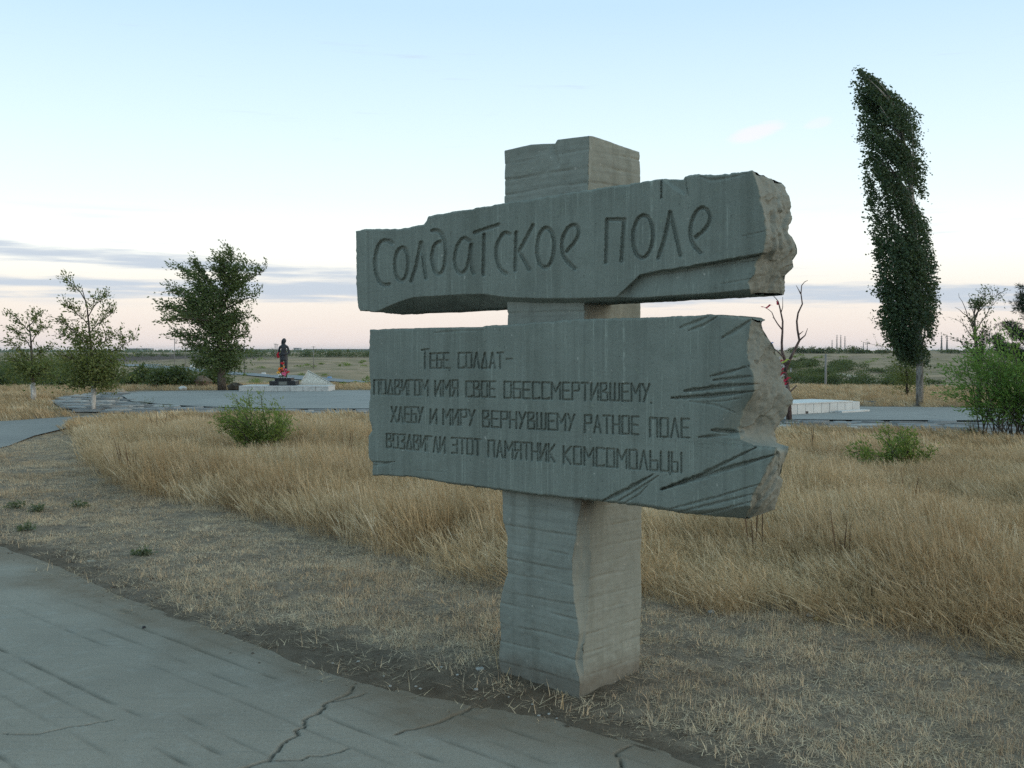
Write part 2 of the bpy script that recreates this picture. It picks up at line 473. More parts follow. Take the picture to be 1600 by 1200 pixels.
# ------------------------------------------------------------------ foreground concrete road with board marks and cracks
def jag(pts, amp, seed, step=.05):
    out = []; rs = random.Random(seed)
    for i in range(len(pts) - 1):
        a, b = Vector((*pts[i], 0)), Vector((*pts[i + 1], 0)); n = max(1, int((b - a).length / step))
        for k in range(n):
            q = a.lerp(b, k / n)
            out.append((q.x + rs.uniform(-amp, amp), q.y + rs.uniform(-amp, amp)))
    out.append(pts[-1]); return out
def gpt(l): return [tuple(q[:2]) for q in gnd(*np.array(l, float).T)]
CRACKS = [(jag(gpt([(556, 1074), (540, 1088), (512, 1100), (478, 1128), (462, 1150), (435, 1175), (420, 1192)]), .016, 1), .0065),
          (jag(gpt([(512, 1100), (545, 1093), (575, 1084)]), .014, 2), .006),
          (jag(gpt([(420, 1192), (470, 1188), (510, 1182), (545, 1171)]), .016, 3), .005),
          (jag(gpt([(420, 1192), (350, 1210), (250, 1235), (60, 1270)]), .02, 13), .006),
          (jag(gpt([(745, 1104), (715, 1118), (670, 1134), (620, 1149)]), .016, 4), .009),
          (jag(gpt([(985, 1168), (960, 1180), (975, 1192), (950, 1215)]), .014, 5), .007),
          (jag(gpt([(0, 1148), (60, 1150), (110, 1138), (180, 1125)]), .015, 6), .0035)]
def build_road():
    gx = np.concatenate([np.arange(-16, -6.5, .12), np.arange(-6.5, -3.2, .022), np.arange(-3.2, 1.3, .0105), np.arange(1.3, 2.6, .12)])
    gy = np.concatenate([np.arange(-4, 3.55, .12), np.arange(3.55, 6.1, .0105), np.arange(6.1, 9.2, .022), np.arange(9.2, 13.5, .12)])
    X, Y = np.meshgrid(gx, gy)
    d, _ = dseg(X, Y, [tuple(p) for p in RE])
    keep = inpoly(X, Y, ROAD_POLY) | (d < .35)
    Z = np.zeros_like(X) + fbm(X * .7, Y * .7, o=3, seed=40) * .006
    for pts, w in CRACKS:
        pa = np.array(pts); bm_ = (X > pa[:, 0].min() - .05) & (X < pa[:, 0].max() + .05) & (Y > pa[:, 1].min() - .05) & (Y < pa[:, 1].max() + .05)
        dd = np.full(X.shape, 1e9); pr = np.zeros(X.shape); dd[bm_], pr[bm_] = dseg(X[bm_], Y[bm_], pts)
        ww = w * (1.0 + .6 * vn(X * 9, Y * 9, seed=44)) * (1.15 - .5 * pr)
        Z -= .02 * np.clip(1 - dd / np.maximum(ww, .004), 0, 1) ** .7
    # imprints of the formwork boards, broken and uneven, running with the monument
    cu, su = .72, -.69
    Uc_ = X * cu + Y * su; Vc_ = -X * su + Y * cu
    groove = np.zeros_like(X); rs = random.Random(5)
    vline = 1.2
    while vline < 9:
        seg = -9.0
        while seg < 3:
            L = rs.uniform(1.2, 3.6)
            if rs.random() < .86:
                sel = np.nonzero((np.abs(Vc_ - vline) < .04) & (Uc_ > seg - .05) & (Uc_ < seg + L + .05))
                Uc, Vc = Uc_[sel], Vc_[sel]
                dv_ = np.abs(Vc - vline - .006 * vn(Uc * 3, Vc * 0 + vline, seed=50) - rs.uniform(-.012, .012))
                fade = ss(Uc, seg, seg + .2) * (1 - ss(Uc, seg + L - .25, seg + L))
                g_ = np.clip(1 - dv_ / .016, 0, 1) * fade * rs.uniform(.4, 1.1) * (.55 + .6 * vn(Uc * 9, Vc * 9, seed=51))
                groove[sel] = np.maximum(groove[sel], g_)
            seg += L + rs.uniform(.02, .3)
        vline += rs.uniform(.11, .18)
    groove *= 1 - ss(np.hypot(X, Y), 6.4, 8.2)
    Z -= .013 * groove
    plank = np.floor(Vc_ / .17)
    Z += .0015 * (hsh(plank.astype(np.int64), plank.astype(np.int64) * 0, plank.astype(np.int64) * 0, 3) - .5)
    ny, nx = X.shape
    V = np.stack([X, Y, Z], -1).reshape(-1, 3)
    i, j = np.meshgrid(np.arange(ny - 1), np.arange(nx - 1), indexing='ij')
    F = np.stack([i * nx + j, i * nx + j + 1, (i + 1) * nx + j + 1, (i + 1) * nx + j], -1).reshape(-1, 4)
    kf = keep.reshape(-1)[F].all(1); F = F[kf]
    used = np.unique(F); mp = np.zeros(len(V), int); mp[used] = np.arange(len(used))
    me = mesh_np('road', V[used], mp[F], True)
    gr = groove.reshape(-1)[used]
    ck = np.zeros(len(used)); x, y = V[used, 0], V[used, 1]
    for pts, w in CRACKS:
        pa = np.array(pts); q_ = (x > pa[:, 0].min() - .05) & (x < pa[:, 0].max() + .05) & (y > pa[:, 1].min() - .05) & (y < pa[:, 1].max() + .05)
        dd, pr = dseg(x[q_], y[q_], pts); ck[q_] = np.maximum(ck[q_], np.clip(1.25 - dd / (w * 1.1), 0, 1))
    de, _ = dseg(x, y, [tuple(p) for p in RE])
    dust = 1 - ss(de + .16 * fbm(x * 2.2, y * 2.2, o=4, seed=8), .0, .45)
    c = np.stack([gr, ck, dust, np.ones_like(gr)], -1).astype(np.float32)
    me.color_attributes.new('wear', 'FLOAT_COLOR', 'POINT').data.foreach_set('color', c.ravel())
    m, n = newmat('road_concrete'); p = gp(n)
    a = n.new('ShaderNodeSeparateColor', {0: n.new('ShaderNodeAttribute', attribute_name='wear').outputs['Color']})
    b1 = n.noise(p, .9, 5, .6); b2 = n.noise(p, 7, 6, .7); b3 = n.noise(p, 140, 4, .75)
    gr_ = n.noise(n.scale(p, (2.2, 55, 1), (0, 0, R(44))), 1, 4, .6)
    col = n.mix(n.rng(b1, .3, .7, 0, 1), (.225, .205, .168), (.31, .283, .232))
    col = n.mix(n.math('MULTIPLY', n.sstep(b2, .5, .7), .45), col, (.33, .32, .28))
    col = n.mix(n.math('MULTIPLY', n.sstep(gr_, .5, .75), .35), col, (.15, .16, .15))
    col = n.mix(n.math('MULTIPLY', n.sstep(b3, .54, .68), .5), col, (.11, .11, .10))
    col = n.mix(n.math('MULTIPLY', n.sstep(b3, .46, .36), .35), col, (.38, .38, .35))
    col = n.mix(n.math('MULTIPLY', a.outputs[0], .85), col, (.10, .085, .065))
    col = n.mix(n.math('MULTIPLY', a.outputs[1], .95), col, (.05, .04, .03))
    col = n.mix(n.math('MULTIPLY', a.outputs[2], n.rng(b2, .3, .6, .55, 1)), col, (.185, .15, .11))
    st = n.noise(p, 1.7, 2, .5)
    col = n.mix(n.math('MULTIPLY', n.sstep(st, .70, .74), .5), col, (.22, .14, .09))
    principled(n, col, .9, n.math('ADD', n.math('ADD', b2, n.math('MULTIPLY', b3, .6)), n.math('MULTIPLY', gr_, .5)), .8, .008, spec=.1)
    tag(obj('road', me, m), kind='structure')
build_road()

# ------------------------------------------------------------------ flat paved areas further off
def ribbon(name, poly, mat, z, step=None):
    me = mesh_np(name, [(p[0], p[1], z) for p in poly], [tuple(range(len(poly)))])
    import bmesh
    bm = bmesh.new(); bm.from_mesh(me); bmesh.ops.triangulate(bm, faces=bm.faces[:])
    bmesh.ops.recalc_face_normals(bm, faces=bm.faces[:])
    for f in bm.faces:
        if f.normal.z < 0: f.normal_flip()
    bm.to_mesh(me); bm.free()
    return obj(name, me, mat)
def pavemat(name, c1, c2, c3):
    m, n = newmat(name); p = gp(n)
    a = n.noise(n.scale(p, (.4, .4, 1)), 1, 5, .65); b = n.noise(n.scale(p, (.8, 2.5, 1)), 1.5, 5, .6); c = n.noise(p, 12, 4, .6)
    col = n.mix(n.rng(a, .3, .7, 0, 1), c1, c2)
    col = n.mix(n.math('MULTIPLY', n.sstep(b, .52, .7), .6), col, c3)
    col = n.mix(n.math('MULTIPLY', n.sstep(c, .5, .7), .3), col, (.13, .125, .11))
    principled(n, col, .85, b, .3, .01)
    return m
M_PLAZA = pavemat('plaza_concrete', (.225, .225, .21), (.29, .285, .265), (.18, .175, .16))
M_PATH = pavemat('path_asphalt', (.19, .185, .17), (.235, .23, .21), (.165, .155, .135))
tag(ribbon('plaza', SMOOTH_POLY, M_PLAZA, .03), kind='structure')
tag(ribbon('plaza_bed', ROUGH_POLY, flat('paving_bed', (.13, .12, .105), .3, 3), -.004), kind='structure')
tag(ribbon('path', PATH_POLY, M_PATH, .004), kind='structure')
# rubble flags of the plaza's outer ring
def build_flags():
    P = np.array(ROUGH_POLY); x0, y0 = P.min(0); x1, y1 = P.max(0)
    mb = MB(); rs = random.Random(3)
    y = y0
    while y < y1:
        hh = rs.uniform(.28, .5); x = max(x0, -16) + rs.uniform(0, .4)
        while x < min(x1, 17):
            w = rs.uniform(.35, .95)
            cx, cy = x + w / 2, y + hh / 2
            if inpoly(np.array([cx]), np.array([cy]), ROUGH_POLY)[0] and rs.random() < .93:
                k = rs.choice((5, 6, 7)); top = rs.uniform(.012, .05); tx, ty = rs.uniform(-.03, .03), rs.uniform(-.05, .05)
                ring = []
                for q in range(k):
                    th = 2 * math.pi * (q + rs.uniform(-.25, .25)) / k
                    ring.append((math.copysign(abs(math.cos(th)) ** .6, math.cos(th)) * w * .47, math.copysign(abs(math.sin(th)) ** .6, math.sin(th)) * hh * .47))
                vv = [(cx + a, cy + b, -.01) for a, b in ring] + [(cx + a * .93, cy + b * .9, top + tx * a + ty * b) for a, b in ring]
                mb.add(vv, [tuple(range(k, 2 * k))] + [(q, (q + 1) % k, k + (q + 1) % k, k + q) for q in range(k)])
            x += w + rs.uniform(.02, .06)
        y += hh + rs.uniform(.02, .05)
    m, n = newmat('flag_stone')
    isl = n.new('ShaderNodeNewGeometry').outputs['Random Per Island']
    b = n.noise(gp(n), 6, 4, .6)
    col = n.ramp(isl, [(0, (.14, .145, .145)), (.45, (.225, .235, .24)), (.8, (.32, .325, .32)), (1, (.45, .44, .41))])
    principled(n, n.mix(n.rng(b, .3, .7, 0, .5), col, (.15, .14, .12)), .85, b, .5, .02)
    o = mb.build('rubble_flags', m); tag(o, 'irregular grey flagstones forming the outer ring of the plaza', 'paving', kind='stuff')
build_flags()

# ------------------------------------------------------------------ the monument: pillar and two inscribed concrete slabs
U = np.array([.733, -.680, 0]); U /= np.linalg.norm(U)
Wd = np.array([.680, .733, 0]); Wd /= np.linalg.norm(Wd)
CNR = np.array([*gnd(905, 1095)[:2], 0.0])
O_ = np.array([0, 0, EYE])
def loc_w(px, py, w):                   # local (u, w, z) of a sight line where it meets the plane w = const
    r = rays(px, py); k = (w + (CNR - O_) @ Wd) / (r @ Wd)
    P = r * k[..., None] + O_ - CNR
    return np.stack([P @ U, P @ Wd, P[..., 2]], -1)
def loc_u(px, py, u):
    r = rays(px, py); k = (u + (CNR - O_) @ U) / (r @ U)
    P = r * k[..., None] + O_ - CNR
    return np.stack([P @ U, P @ Wd, P[..., 2]], -1)
mon = empty('monument', tuple(CNR), 'grey concrete monument of two slabs carved in Russian on a square pillar beside the road', 'monument')
mon.rotation_euler = (0, 0, math.atan2(U[1], U[0]))

def resample(pts, n, rag=0.0, seed=0):
    P = np.array(pts, float); L = np.concatenate([[0], np.cumsum(np.hypot(*(P[1:] - P[:-1]).T[:2]))])
    s = np.linspace(0, L[-1], n)
    Q = np.stack([np.interp(s, L, P[:, k]) for k in range(P.shape[1])], -1)
    if rag:
        e = ss(s, 0, 4) * (1 - ss(s, L[-1] - 4, L[-1]))
        Q[:, 0] += rag * fbm(s / 6, s * 0 + seed, o=4, seed=seed) * e
        Q[:, 1] += rag * fbm(s / 6, s * 0 + seed + 7, o=4, seed=seed + 3) * e
    return Q
def below(px, py, line):                # how far below a line given left to right
    L = np.array(line, float)
    return py - np.interp(px, L[:, 0], L[:, 1], left=1e6, right=1e6)

def build_slab(name, label, left, right, top, bottom, back, T, wfun, letters, seed, w0=-.045, step=1.1):
    nx = int((top[-1][0] - top[0][0]) / step); ny = int((left[-1][1] - left[0][1] + 60) / step)
    Lc = resample(left, ny, .5, seed); Rc = resample(right, ny, .9, seed + 1)
    Tc = resample(top, nx, .7, seed + 2); Bc = resample(bottom, nx, .7, seed + 3)
    s = np.linspace(0, 1, nx)[None, :, None]; t_ = np.linspace(0, 1, ny)[:, None, None]      # t 0 = top
    P = (1 - s) * Lc[:, None] + s * Rc[:, None] + (1 - t_) * Tc[None] + t_ * Bc[None]
    P = P - ((1 - s) * (1 - t_) * Lc[0] + s * (1 - t_) * Rc[0] + (1 - s) * t_ * Lc[-1] + s * t_ * Rc[-1])
    px, py = P[..., 0], P[..., 1]
    sx = np.minimum(np.linspace(0, 1, nx), 1)[None, :] * (px[:, -1:] - px[:, :1]); 
    de = np.minimum(np.minimum(sx, (px[:, -1:] - px[:, :1]) - sx), np.minimum(py - py[:1], py[-1:] - py))
    de = np.maximum(de, 0)
    chip = 2.0 + 2.5 * np.clip(vn(px / 9, py / 9, seed=seed + 9), -.3, 1)
    w = np.full(px.shape, w0) + .010 * np.clip(1 - de / chip, 0, 1) ** 2
    w += .0011 * fbm(px / 26, py / 26, o=3, seed=seed) + .0006 * vn(px / 1.6, py / 25, seed=seed + 4) + .0005 * vn(px / 2.2, py / 2.2, seed=seed + 5)
    w += wfun(px, py)
    lid = np.full(px.shape, -1)
    for k, (polys, hw, dep) in enumerate(letters):
        al = np.array([q for pl in polys for q in pl])
        m = (px > al[:, 0].min() - 8) & (px < al[:, 0].max() + 8) & (py > al[:, 1].min() - 8) & (py < al[:, 1].max() + 8)
        if not m.any(): continue
        x, y = px[m], py[m]; dd = np.full(x.shape, 1e9)
        for pl in polys:
            dd = np.minimum(dd, dseg(x, y, pl)[0])
        hw_ = hw * (1 + .18 * vn(x / 3, y / 3, seed=77))
        cut = np.clip(1.25 * (1 - dd / hw_), 0, 1)
        w[m] += dep * cut ** .8
        q = lid[m]; q[dd < hw_ + .25] = k; lid[m] = q
    G = loc_w(px, py, w)
    V = G.reshape(-1, 3)
    i, j = np.meshgrid(np.arange(ny - 1), np.arange(nx - 1), indexing='ij')
    F = np.stack([i * nx + j, (i + 1) * nx + j, (i + 1) * nx + j + 1, i * nx + j + 1], -1).reshape(-1, 4)
    fl = lid.reshape(-1)[F].max(1)
    def sub(Fs, nm, mat, parent):
        used = np.unique(Fs); mp = np.zeros(len(V), int); mp[used] = np.arange(len(used))
        return obj(nm, mesh_np(nm, V[used], mp[Fs], True), mat, parent)
    body_V = [V]; body_F = [F[fl < 0]]
    # sides
    def back_of(edge, bw):
        e = edge.copy(); e[:, 1] = bw; return e
    K = 46
    def side(edge, bk, flip, amp, ax, nm, mat, parent, sd):
        n = len(edge); rows = []
        def smt(a, r=9):
            pad = np.vstack([np.repeat(a[:1], r, 0), a, np.repeat(a[-1:], r, 0)]); c_ = np.cumsum(np.vstack([pad[:1] * 0, pad]), 0)
            return (c_[2 * r + 1:] - c_[:-2 * r - 1]) / (2 * r + 1)
        es, bs = smt(edge), smt(bk)
        for k in range(K + 1):
            f = k / K; q = es * (1 - f) + bs * f + (edge - es) * max(0, 1 - f * 7) + (bk - bs) * max(0, 1 - (1 - f) * 7)
            fade = min(1, f * 5)
            if amp:
                rs_ = np.random.default_rng(sd); z0_, z1_ = edge[:, 2].min(), edge[:, 2].max()
                SD = np.stack([rs_.uniform(-.02, .27, 34), rs_.uniform(z0_, z1_, 34), rs_.uniform(-1, 1, 34), rs_.uniform(-1, 1, 34), rs_.uniform(-1, 1, 34)], -1)
                wy = q[:, 1] + .018 * fbm(q[:, 1] * 14, q[:, 2] * 14, o=3, seed=sd + 8); wz = q[:, 2] + .03 * fbm(q[:, 1] * 12, q[:, 2] * 12, o=3, seed=sd + 9)
                dist_ = (wy[:, None] - SD[None, :, 0]) ** 2 * 1.6 + (wz[:, None] - SD[None, :, 1]) ** 2 * .8
                o2 = np.argsort(dist_, 1)[:, :2]; da = np.take_along_axis(dist_, o2, 1) ** .5
                def pl_(ix): return SD[ix, 2] * .7 + SD[ix, 3] * (wy - SD[ix, 0]) * 16 + SD[ix, 4] * (wz - SD[ix, 1]) * 9
                bl_ = .5 * (1 - ss(da[:, 1] - da[:, 0], 0, .008)); fac = pl_(o2[:, 0]) * (1 - bl_) + pl_(o2[:, 1]) * bl_
                ridge = 1 - np.abs(fbm(q[:, 2] * 5 + q[:, 1] * 6, q[:, 1] * 26 - q[:, 2] * 4, q[:, 1] * 0 + sd, o=5, seed=sd, g=.62))
                nz = .22 * fbm(q[:, 1] * 40, q[:, 2] * 40, q[:, 1] * 0, o=3, seed=sd + 2, g=.6) + .25 * (ridge - .6) + 1.0 * np.clip(fac, -1.5, 1.5)
                q = q.copy(); q[:, ax] += amp * nz * fade * (1 - .5 * max(0, f * 5 - 4))
            rows.append(q)
        VV = np.concatenate(rows); a, b = np.meshgrid(np.arange(K), np.arange(n - 1), indexing='ij')
        FF = np.stack([a * n + b, a * n + b + 1, (a + 1) * n + b + 1, (a + 1) * n + b], -1).reshape(-1, 4)
        if flip: FF = FF[:, ::-1]
        return VV, FF
    bw = T
    B = resample([(q[0], q[1], q[2]) for q in back], ny, 0)
    B[:, 0] += 1.6 * fbm(B[:, 1] / 7, B[:, 1] * 0, o=4, seed=seed + 20)
    Bk = loc_w(B[:, 0], B[:, 1], B[:, 2])
    Rv, Rf = side(G[:, -1], Bk, True, .016, 0, '', None, None, seed + 30)
    topE, botE, lefE = G[0], G[-1], G[:, 0]
    tb = back_of(topE, bw); tb[-1] = Bk[0]; bb = back_of(botE, bw); bb[-1] = Bk[-1]; lb = back_of(lefE, bw)
    # blend the last stretch of the top and bottom back edges into the end's back edge
    for arr, tgt in ((tb, Bk[0]), (bb, Bk[-1])):
        kk = np.clip((np.arange(nx) - nx * .93) / (nx * .07), 0, 1)[:, None]
        arr[:] = arr * (1 - kk) + tgt[None] * kk
    Tv, Tf = side(topE, tb, True, .004, 2, '', None, None, seed + 31)
    Bv, Bf = side(botE, bb, False, .006, 2, '', None, None, seed + 32)
    Lv, Lf = side(lefE, lb, False, .006, 0, '', None, None, seed + 33)
    off = len(V)
    for vv, ff in ((Tv, Tf), (Bv, Bf), (Lv, Lf)):
        body_V.append(vv); body_F.append(ff + off); off += len(vv)
    AV = np.concatenate(body_V); AF = np.concatenate(body_F)
    used = np.unique(AF); mp = np.zeros(len(AV), int); mp[used] = np.arange(len(used))
    body = obj(name, mesh_np(name, AV[used], mp[AF], True), M_SLAB, mon)
    if label: body['label'] = label
    end = obj('broken_end', mesh_np('broken_end', Rv, Rf, True), M_END, body)
    # rear face
    ring = np.concatenate([tb[:-1], Bk[:-1], bb[::-1][:-1], lb[::-1][:-1]])[::6]
    c = ring.mean(0); nn = len(ring)
    obj('back_face', mesh_np('back_face', np.vstack([ring, c]), [(k, (k + 1) % nn, nn) for k in range(nn)]), M_SLAB, body)
    for k in range(len(letters)):
        Fs = F[fl == k]
        if len(Fs): sub(Fs, 'letter', M_SLAB, body)
    return body

def c1(l): return [(540 + x / 4, 200 + y / 4) for x, y in l]
def c2(l): return [(860 + x / 4, 200 + y / 4) for x, y in l]
def ell(cx, cy, rx, ry, tilt=0.0, n=26):
    return [(cx + rx * math.cos(a) * math.cos(tilt) - ry * math.sin(a) * math.sin(tilt),
             cy + rx * math.cos(a) * math.sin(tilt) + ry * math.sin(a) * math.cos(tilt)) for a in [2 * math.pi * i / n for i in range(n + 1)]]
def smooth_line(p, it=2):
    for _ in range(it):
        q = [p[0]]
        for a, b in zip(p[:-1], p[1:]):
            q += [(a[0] * .75 + b[0] * .25, a[1] * .75 + b[1] * .25), (a[0] * .25 + b[0] * .75, a[1] * .25 + b[1] * .75)]
        p = q + [p[-1]]
    return p
S = smooth_line
BIGT = [
    [S(c1([(292, 720), (262, 700), (215, 712), (190, 790), (184, 860), (200, 945), (235, 985), (275, 978)]))],
    [c1(ell(352, 852, 42, 104, .03))],
    [c1([(412, 960), (442, 870), (472, 718)]), c1([(474, 718), (490, 830), (505, 940)])],
    [S(c1([(545, 642), (585, 640), (618, 690), (630, 770), (622, 860), (595, 922), (560, 905), (540, 830), (545, 760), (568, 718), (592, 712)]))],
    [S(c1([(775, 705), (740, 683), (705, 725), (683, 800), (688, 870), (712, 912), (745, 905), (772, 850), (785, 735)])), S(c1([(787, 730), (782, 850), (802, 908)]))],
    [c1([(808, 655), (955, 605)]), c1([(868, 668), (862, 915)])],
    [S(c1([(1025, 663), (995, 650), (958, 700), (940, 770), (950, 845), (975, 895), (1005, 912)]))],
    [c1([(1068, 655), (1062, 890)]), c1([(1174, 608), (1086, 775)]), c1([(1086, 775), (1150, 885)])],
    [c1(ell(1252, 750, 53, 124, .04))],
    [S(c2([(105, 772), (160, 712), (184, 650), (165, 606), (122, 610), (82, 670), (70, 745), (88, 820), (155, 880)]))],
    [c2([(348, 840), (356, 573)]), c2([(356, 573), (464, 573)]), c2([(462, 573), (445, 835)])],
    [c2(ell(580, 680, 62, 134, .05))],
    [c2([(675, 815), (714, 700), (750, 528)]), c2([(752, 528), (783, 660), (814, 800)])],
    [S(c2([(910, 685), (975, 632), (1005, 570), (985, 508), (935, 495), (890, 560), (872, 650), (888, 730), (940, 780)]))],
]
letters_up = [(pl, 3.6, .017) for pl in BIGT]
chamU = [(585, 487), (592, 485), (610, 477), (627, 470), (647, 464), (715, 460), (755, 459), (775, 462), (790, 464), (840, 466), (900, 466), (960, 464), (1000, 465), (1060, 461), (1110, 458), (1170, 452), (1182, 451)]
stepU = [(958, 468), (972, 455), (985, 443), (1000, 428), (1020, 424), (1060, 418), (1110, 409), (1160, 401), (1200, 393)]
def gouge(px, py, lst, w):
    for pts, hw, dep in lst:
        d, pr = dseg(px, py, pts)
        h_ = hw * (np.sin(np.pi * np.clip(pr * .85 + .12, 0, 1)) + .15) * (1 + .35 * vn(px / 7, py / 3, seed=61))
        w = w + dep * np.clip(1 - d / np.maximum(h_, .3), 0, 1) ** .8
    return w
def w_up(px, py):
    w = np.zeros_like(px)
    b = below(px, py, chamU); on = (px > 585)
    w += np.where(on & (b > 0) & (b < 1e5), np.minimum(b, 40) * .0062 * np.clip((px - 585) / 14, 0, 1), 0)
    b2 = below(px, py + .8 * vn(px / 8, py * 0, seed=14), stepU)
    w += np.where((px > 958) & (b2 > 0) & (b2 < 1e5), .030 * ss(b2, 0, 3.2) - .012 * ss(b2, 8, 40), 0) * ss(px, 958, 985)
    w += .012 * ss(-below(px, py, [(1035, 282), (1052, 297), (1071, 308)]), 0, 9) * (px > 1032) * (px < 1071) * (py < 310)
    return gouge(px, py, [([(1075, 420), (1130, 408), (1196, 397)], 3.0, .012), ([(1010, 431), (1090, 420), (1180, 407)], 2.0, .008),
                          ([(1160, 369), (1180, 365), (1197, 360)], 1.2, .005), ([(1072, 276), (1073, 292), (1076, 306)], 1.8, .008),
                          ([(1095, 276), (1112, 282), (1140, 278), (1166, 271)], 3.5, .006),
                          ([(1172, 436), (1150, 440), (1125, 444)], 1.6, .004),
                          ([(705, 362), (705.5, 376)], 1.0, .004), ([(574, 362), (575, 372)], 1.0, .003)], w)
build_slab('upper_slab', 'upper slab carved with large handwritten letters, its right end broken off',
    left=[(556, 361), (556.5, 400), (557, 445), (559, 477), (563, 486)],
    right=[(1176, 266), (1181, 280), (1192, 320), (1199, 358), (1198, 375), (1194, 395), (1183, 408), (1179, 430), (1171, 441), (1174, 460)],
    top=[(556, 361), (570, 358), (600, 358), (620, 358), (640, 355), (655, 351), (662, 351), (670, 338), (680, 335), (740, 326), (786, 318), (860, 306), (918, 297), (1000, 285),
         (1025, 281), (1035, 280), (1068, 281), (1071, 275), (1090, 272), (1120, 274), (1165, 268), (1176, 266)],
    bottom=[(563, 486), (590, 488), (615, 490), (700, 487), (790, 482), (860, 476), (955, 471), (1000, 469), (1035, 466), (1110, 463), (1174, 460)],
    back=[(1222, 287, .235), (1234, 310, .24), (1237, 342, .24), (1230, 354, .22), (1230, 362, .21), (1245, 380, .235), (1246, 397, .235), (1239, 406, .22), (1239, 417, .22), (1226, 431, .2), (1226, 440, .22), (1224, 461, .225)],
    T=.235, wfun=w_up, letters=letters_up, seed=100)

# block letters of the lower inscription as strokes in a unit box (x 0..1, y 0 top .. 1 bottom)
FONT = {
 'А': [[(0, 1), (.5, 0), (1, 1)], [(.22, .68), (.8, .68)]],
 'Б': [[(1, 0), (0, 0), (0, 1), (1, 1), (1, .45), (0, .45)]],
 'В': [[(0, 0), (0, 1), (1, 1), (1, .55), (.1, .48)], [(0, 0), (.85, 0), (.85, .3), (.3, .48)]],
 'Г': [[(0, 1), (0, 0), (1, 0)]],
 'Д': [[(0, 1), (.55, 0), (1, 1), (0, 1)]],
 'Е': [[(1, 0), (0, 0), (0, 1), (1, 1)], [(0, .48), (.85, .48)]],
 'З': [[(0, 0), (1, 0), (1, .3), (.4, .48), (1, .6), (1, 1), (0, 1)]],
 'И': [[(0, 0), (0, 1), (1, 0), (1, 1)]],
 'К': [[(0, 0), (0, 1)], [(1, 0), (.1, .5), (1, 1)]],
 'Л': [[(0, 1), (.5, 0), (1, 1)]],
 'М': [[(0, 1), (0, 0), (.5, .55), (1, 0), (1, 1)]],
 'Н': [[(0, 0), (0, 1)], [(1, 0), (1, 1)], [(0, .5), (1, .5)]],
 'О': [[(0, 0), (1, 0), (1, 1), (0, 1), (0, 0)]],
 'П': [[(0, 1), (0, 0), (1, 0), (1, 1)]],
 'Р': [[(0, 1), (0, 0), (1, 0), (1, .45), (0, .5)]],
 'С': [[(1, .05), (1, 0), (0, 0), (0, 1), (1, 1), (1, .93)]],
 'Т': [[(0, 0), (1, 0)], [(.5, 0), (.5, 1)]],
 'У': [[(0, 0), (.5, .5)], [(1, 0), (.15, 1)]],
 'Х': [[(0, 0), (1, 1)], [(1, 0), (0, 1)]],
 'Ц': [[(0, 0), (0, 1), (1, 1), (1, 0)], [(1, 1), (1.15, 1.15)]],
 'Ш': [[(0, 0), (0, 1), (1, 1), (1, 0)], [(.5, 0), (.5, 1)]],
 'Ы': [[(0, 0), (0, 1), (.6, 1), (.6, .5), (0, .5)], [(1, 0), (1, 1)]],
 'Ь': [[(0, 0), (0, 1), (1, 1), (1, .5), (0, .5)]],
 'Э': [[(0, 0), (1, 0), (1, 1), (0, 1)], [(.25, .48), (1, .48)]],
 'Я': [[(1, 1), (1, 0), (0, 0), (0, .5), (1, .5)], [(.5, .5), (0, 1)]],
}
WIDE = {'М': 1.25, 'Ш': 1.35, 'Ы': 1.3, 'Д': 1.1, 'Г': .85, 'Х': 1.1, 'Ц': 1.1}
letters_lo = []
def word(txt, x0, x1, ta, tb, ba, bb, hw=1.85, dep=.0125):
    ws = [WIDE.get(c, 1.0) for c in txt]; gap = .42
    tot = sum(ws) + gap * (len(txt) - 1); cur = 0
    for c, w in zip(txt, ws):
        pl = []
        for st in FONT[c]:
            q = []
            for a, b in st:
                f = (cur + a * w) / tot; x = x0 + (x1 - x0) * f
                yt = ta + (tb - ta) * f; yb = ba + (bb - ba) * f
                q.append((x, yt + (yb - yt) * b))
            pl.append(q)
        letters_lo.append((pl, hw, dep)); cur += w + gap
word('Т', 659, 670, 547, 546, 576, 576)
word('ЕБЕ', 673, 701, 553, 552, 575.5, 575.5)
letters_lo.append(([[(703.5, 575), (702.5, 579)]], 1.5, .009))
word('СОЛДАТ', 717, 786, 552, 551.5, 575.5, 576)
letters_lo.append(([[(792, 561.5), (800.5, 561)]], 1.9, .010))
word('ПОДВИГОМ', 585, 669, 594.5, 594.5, 616, 618.5)
word('ИМЯ', 680.5, 716, 595.5, 594.5, 619, 620)
word('СВОЕ', 729, 774, 596.5, 596.5, 620.5, 621)
word('ОБЕССМЕРТИВШЕМУ', 788.5, 1015, 597, 600.5, 622, 628)
letters_lo.append(([[(1017.5, 629), (1018, 630.5)]], 1.5, .008))
word('ХЛЕБУ', 612, 661, 636.5, 637, 659.5, 661)
word('И', 673, 682.5, 640, 640, 662, 662.5)
word('МИРУ', 693, 742, 640, 641.5, 663.5, 665.5)
word('ВЕРНУВШЕМУ', 755, 898, 642.5, 648, 667, 673.5)
word('РАТНОЕ', 914, 998, 649, 651.5, 676, 679)
word('ПОЛЕ', 1016, 1077, 653.5, 655, 682.5, 684)
word('ВОЗДВИГЛИ', 604.5, 695.5, 678, 684, 699, 708)
word('ЭТОТ', 706.5, 751, 684.5, 687, 708, 711.5)
word('ПАМЯТНИК', 763.5, 867, 688.5, 695, 713.5, 722)
word('КОМСОМОЛЬЦЫ', 881, 1065, 697.5, 708, 724.5, 738.5)

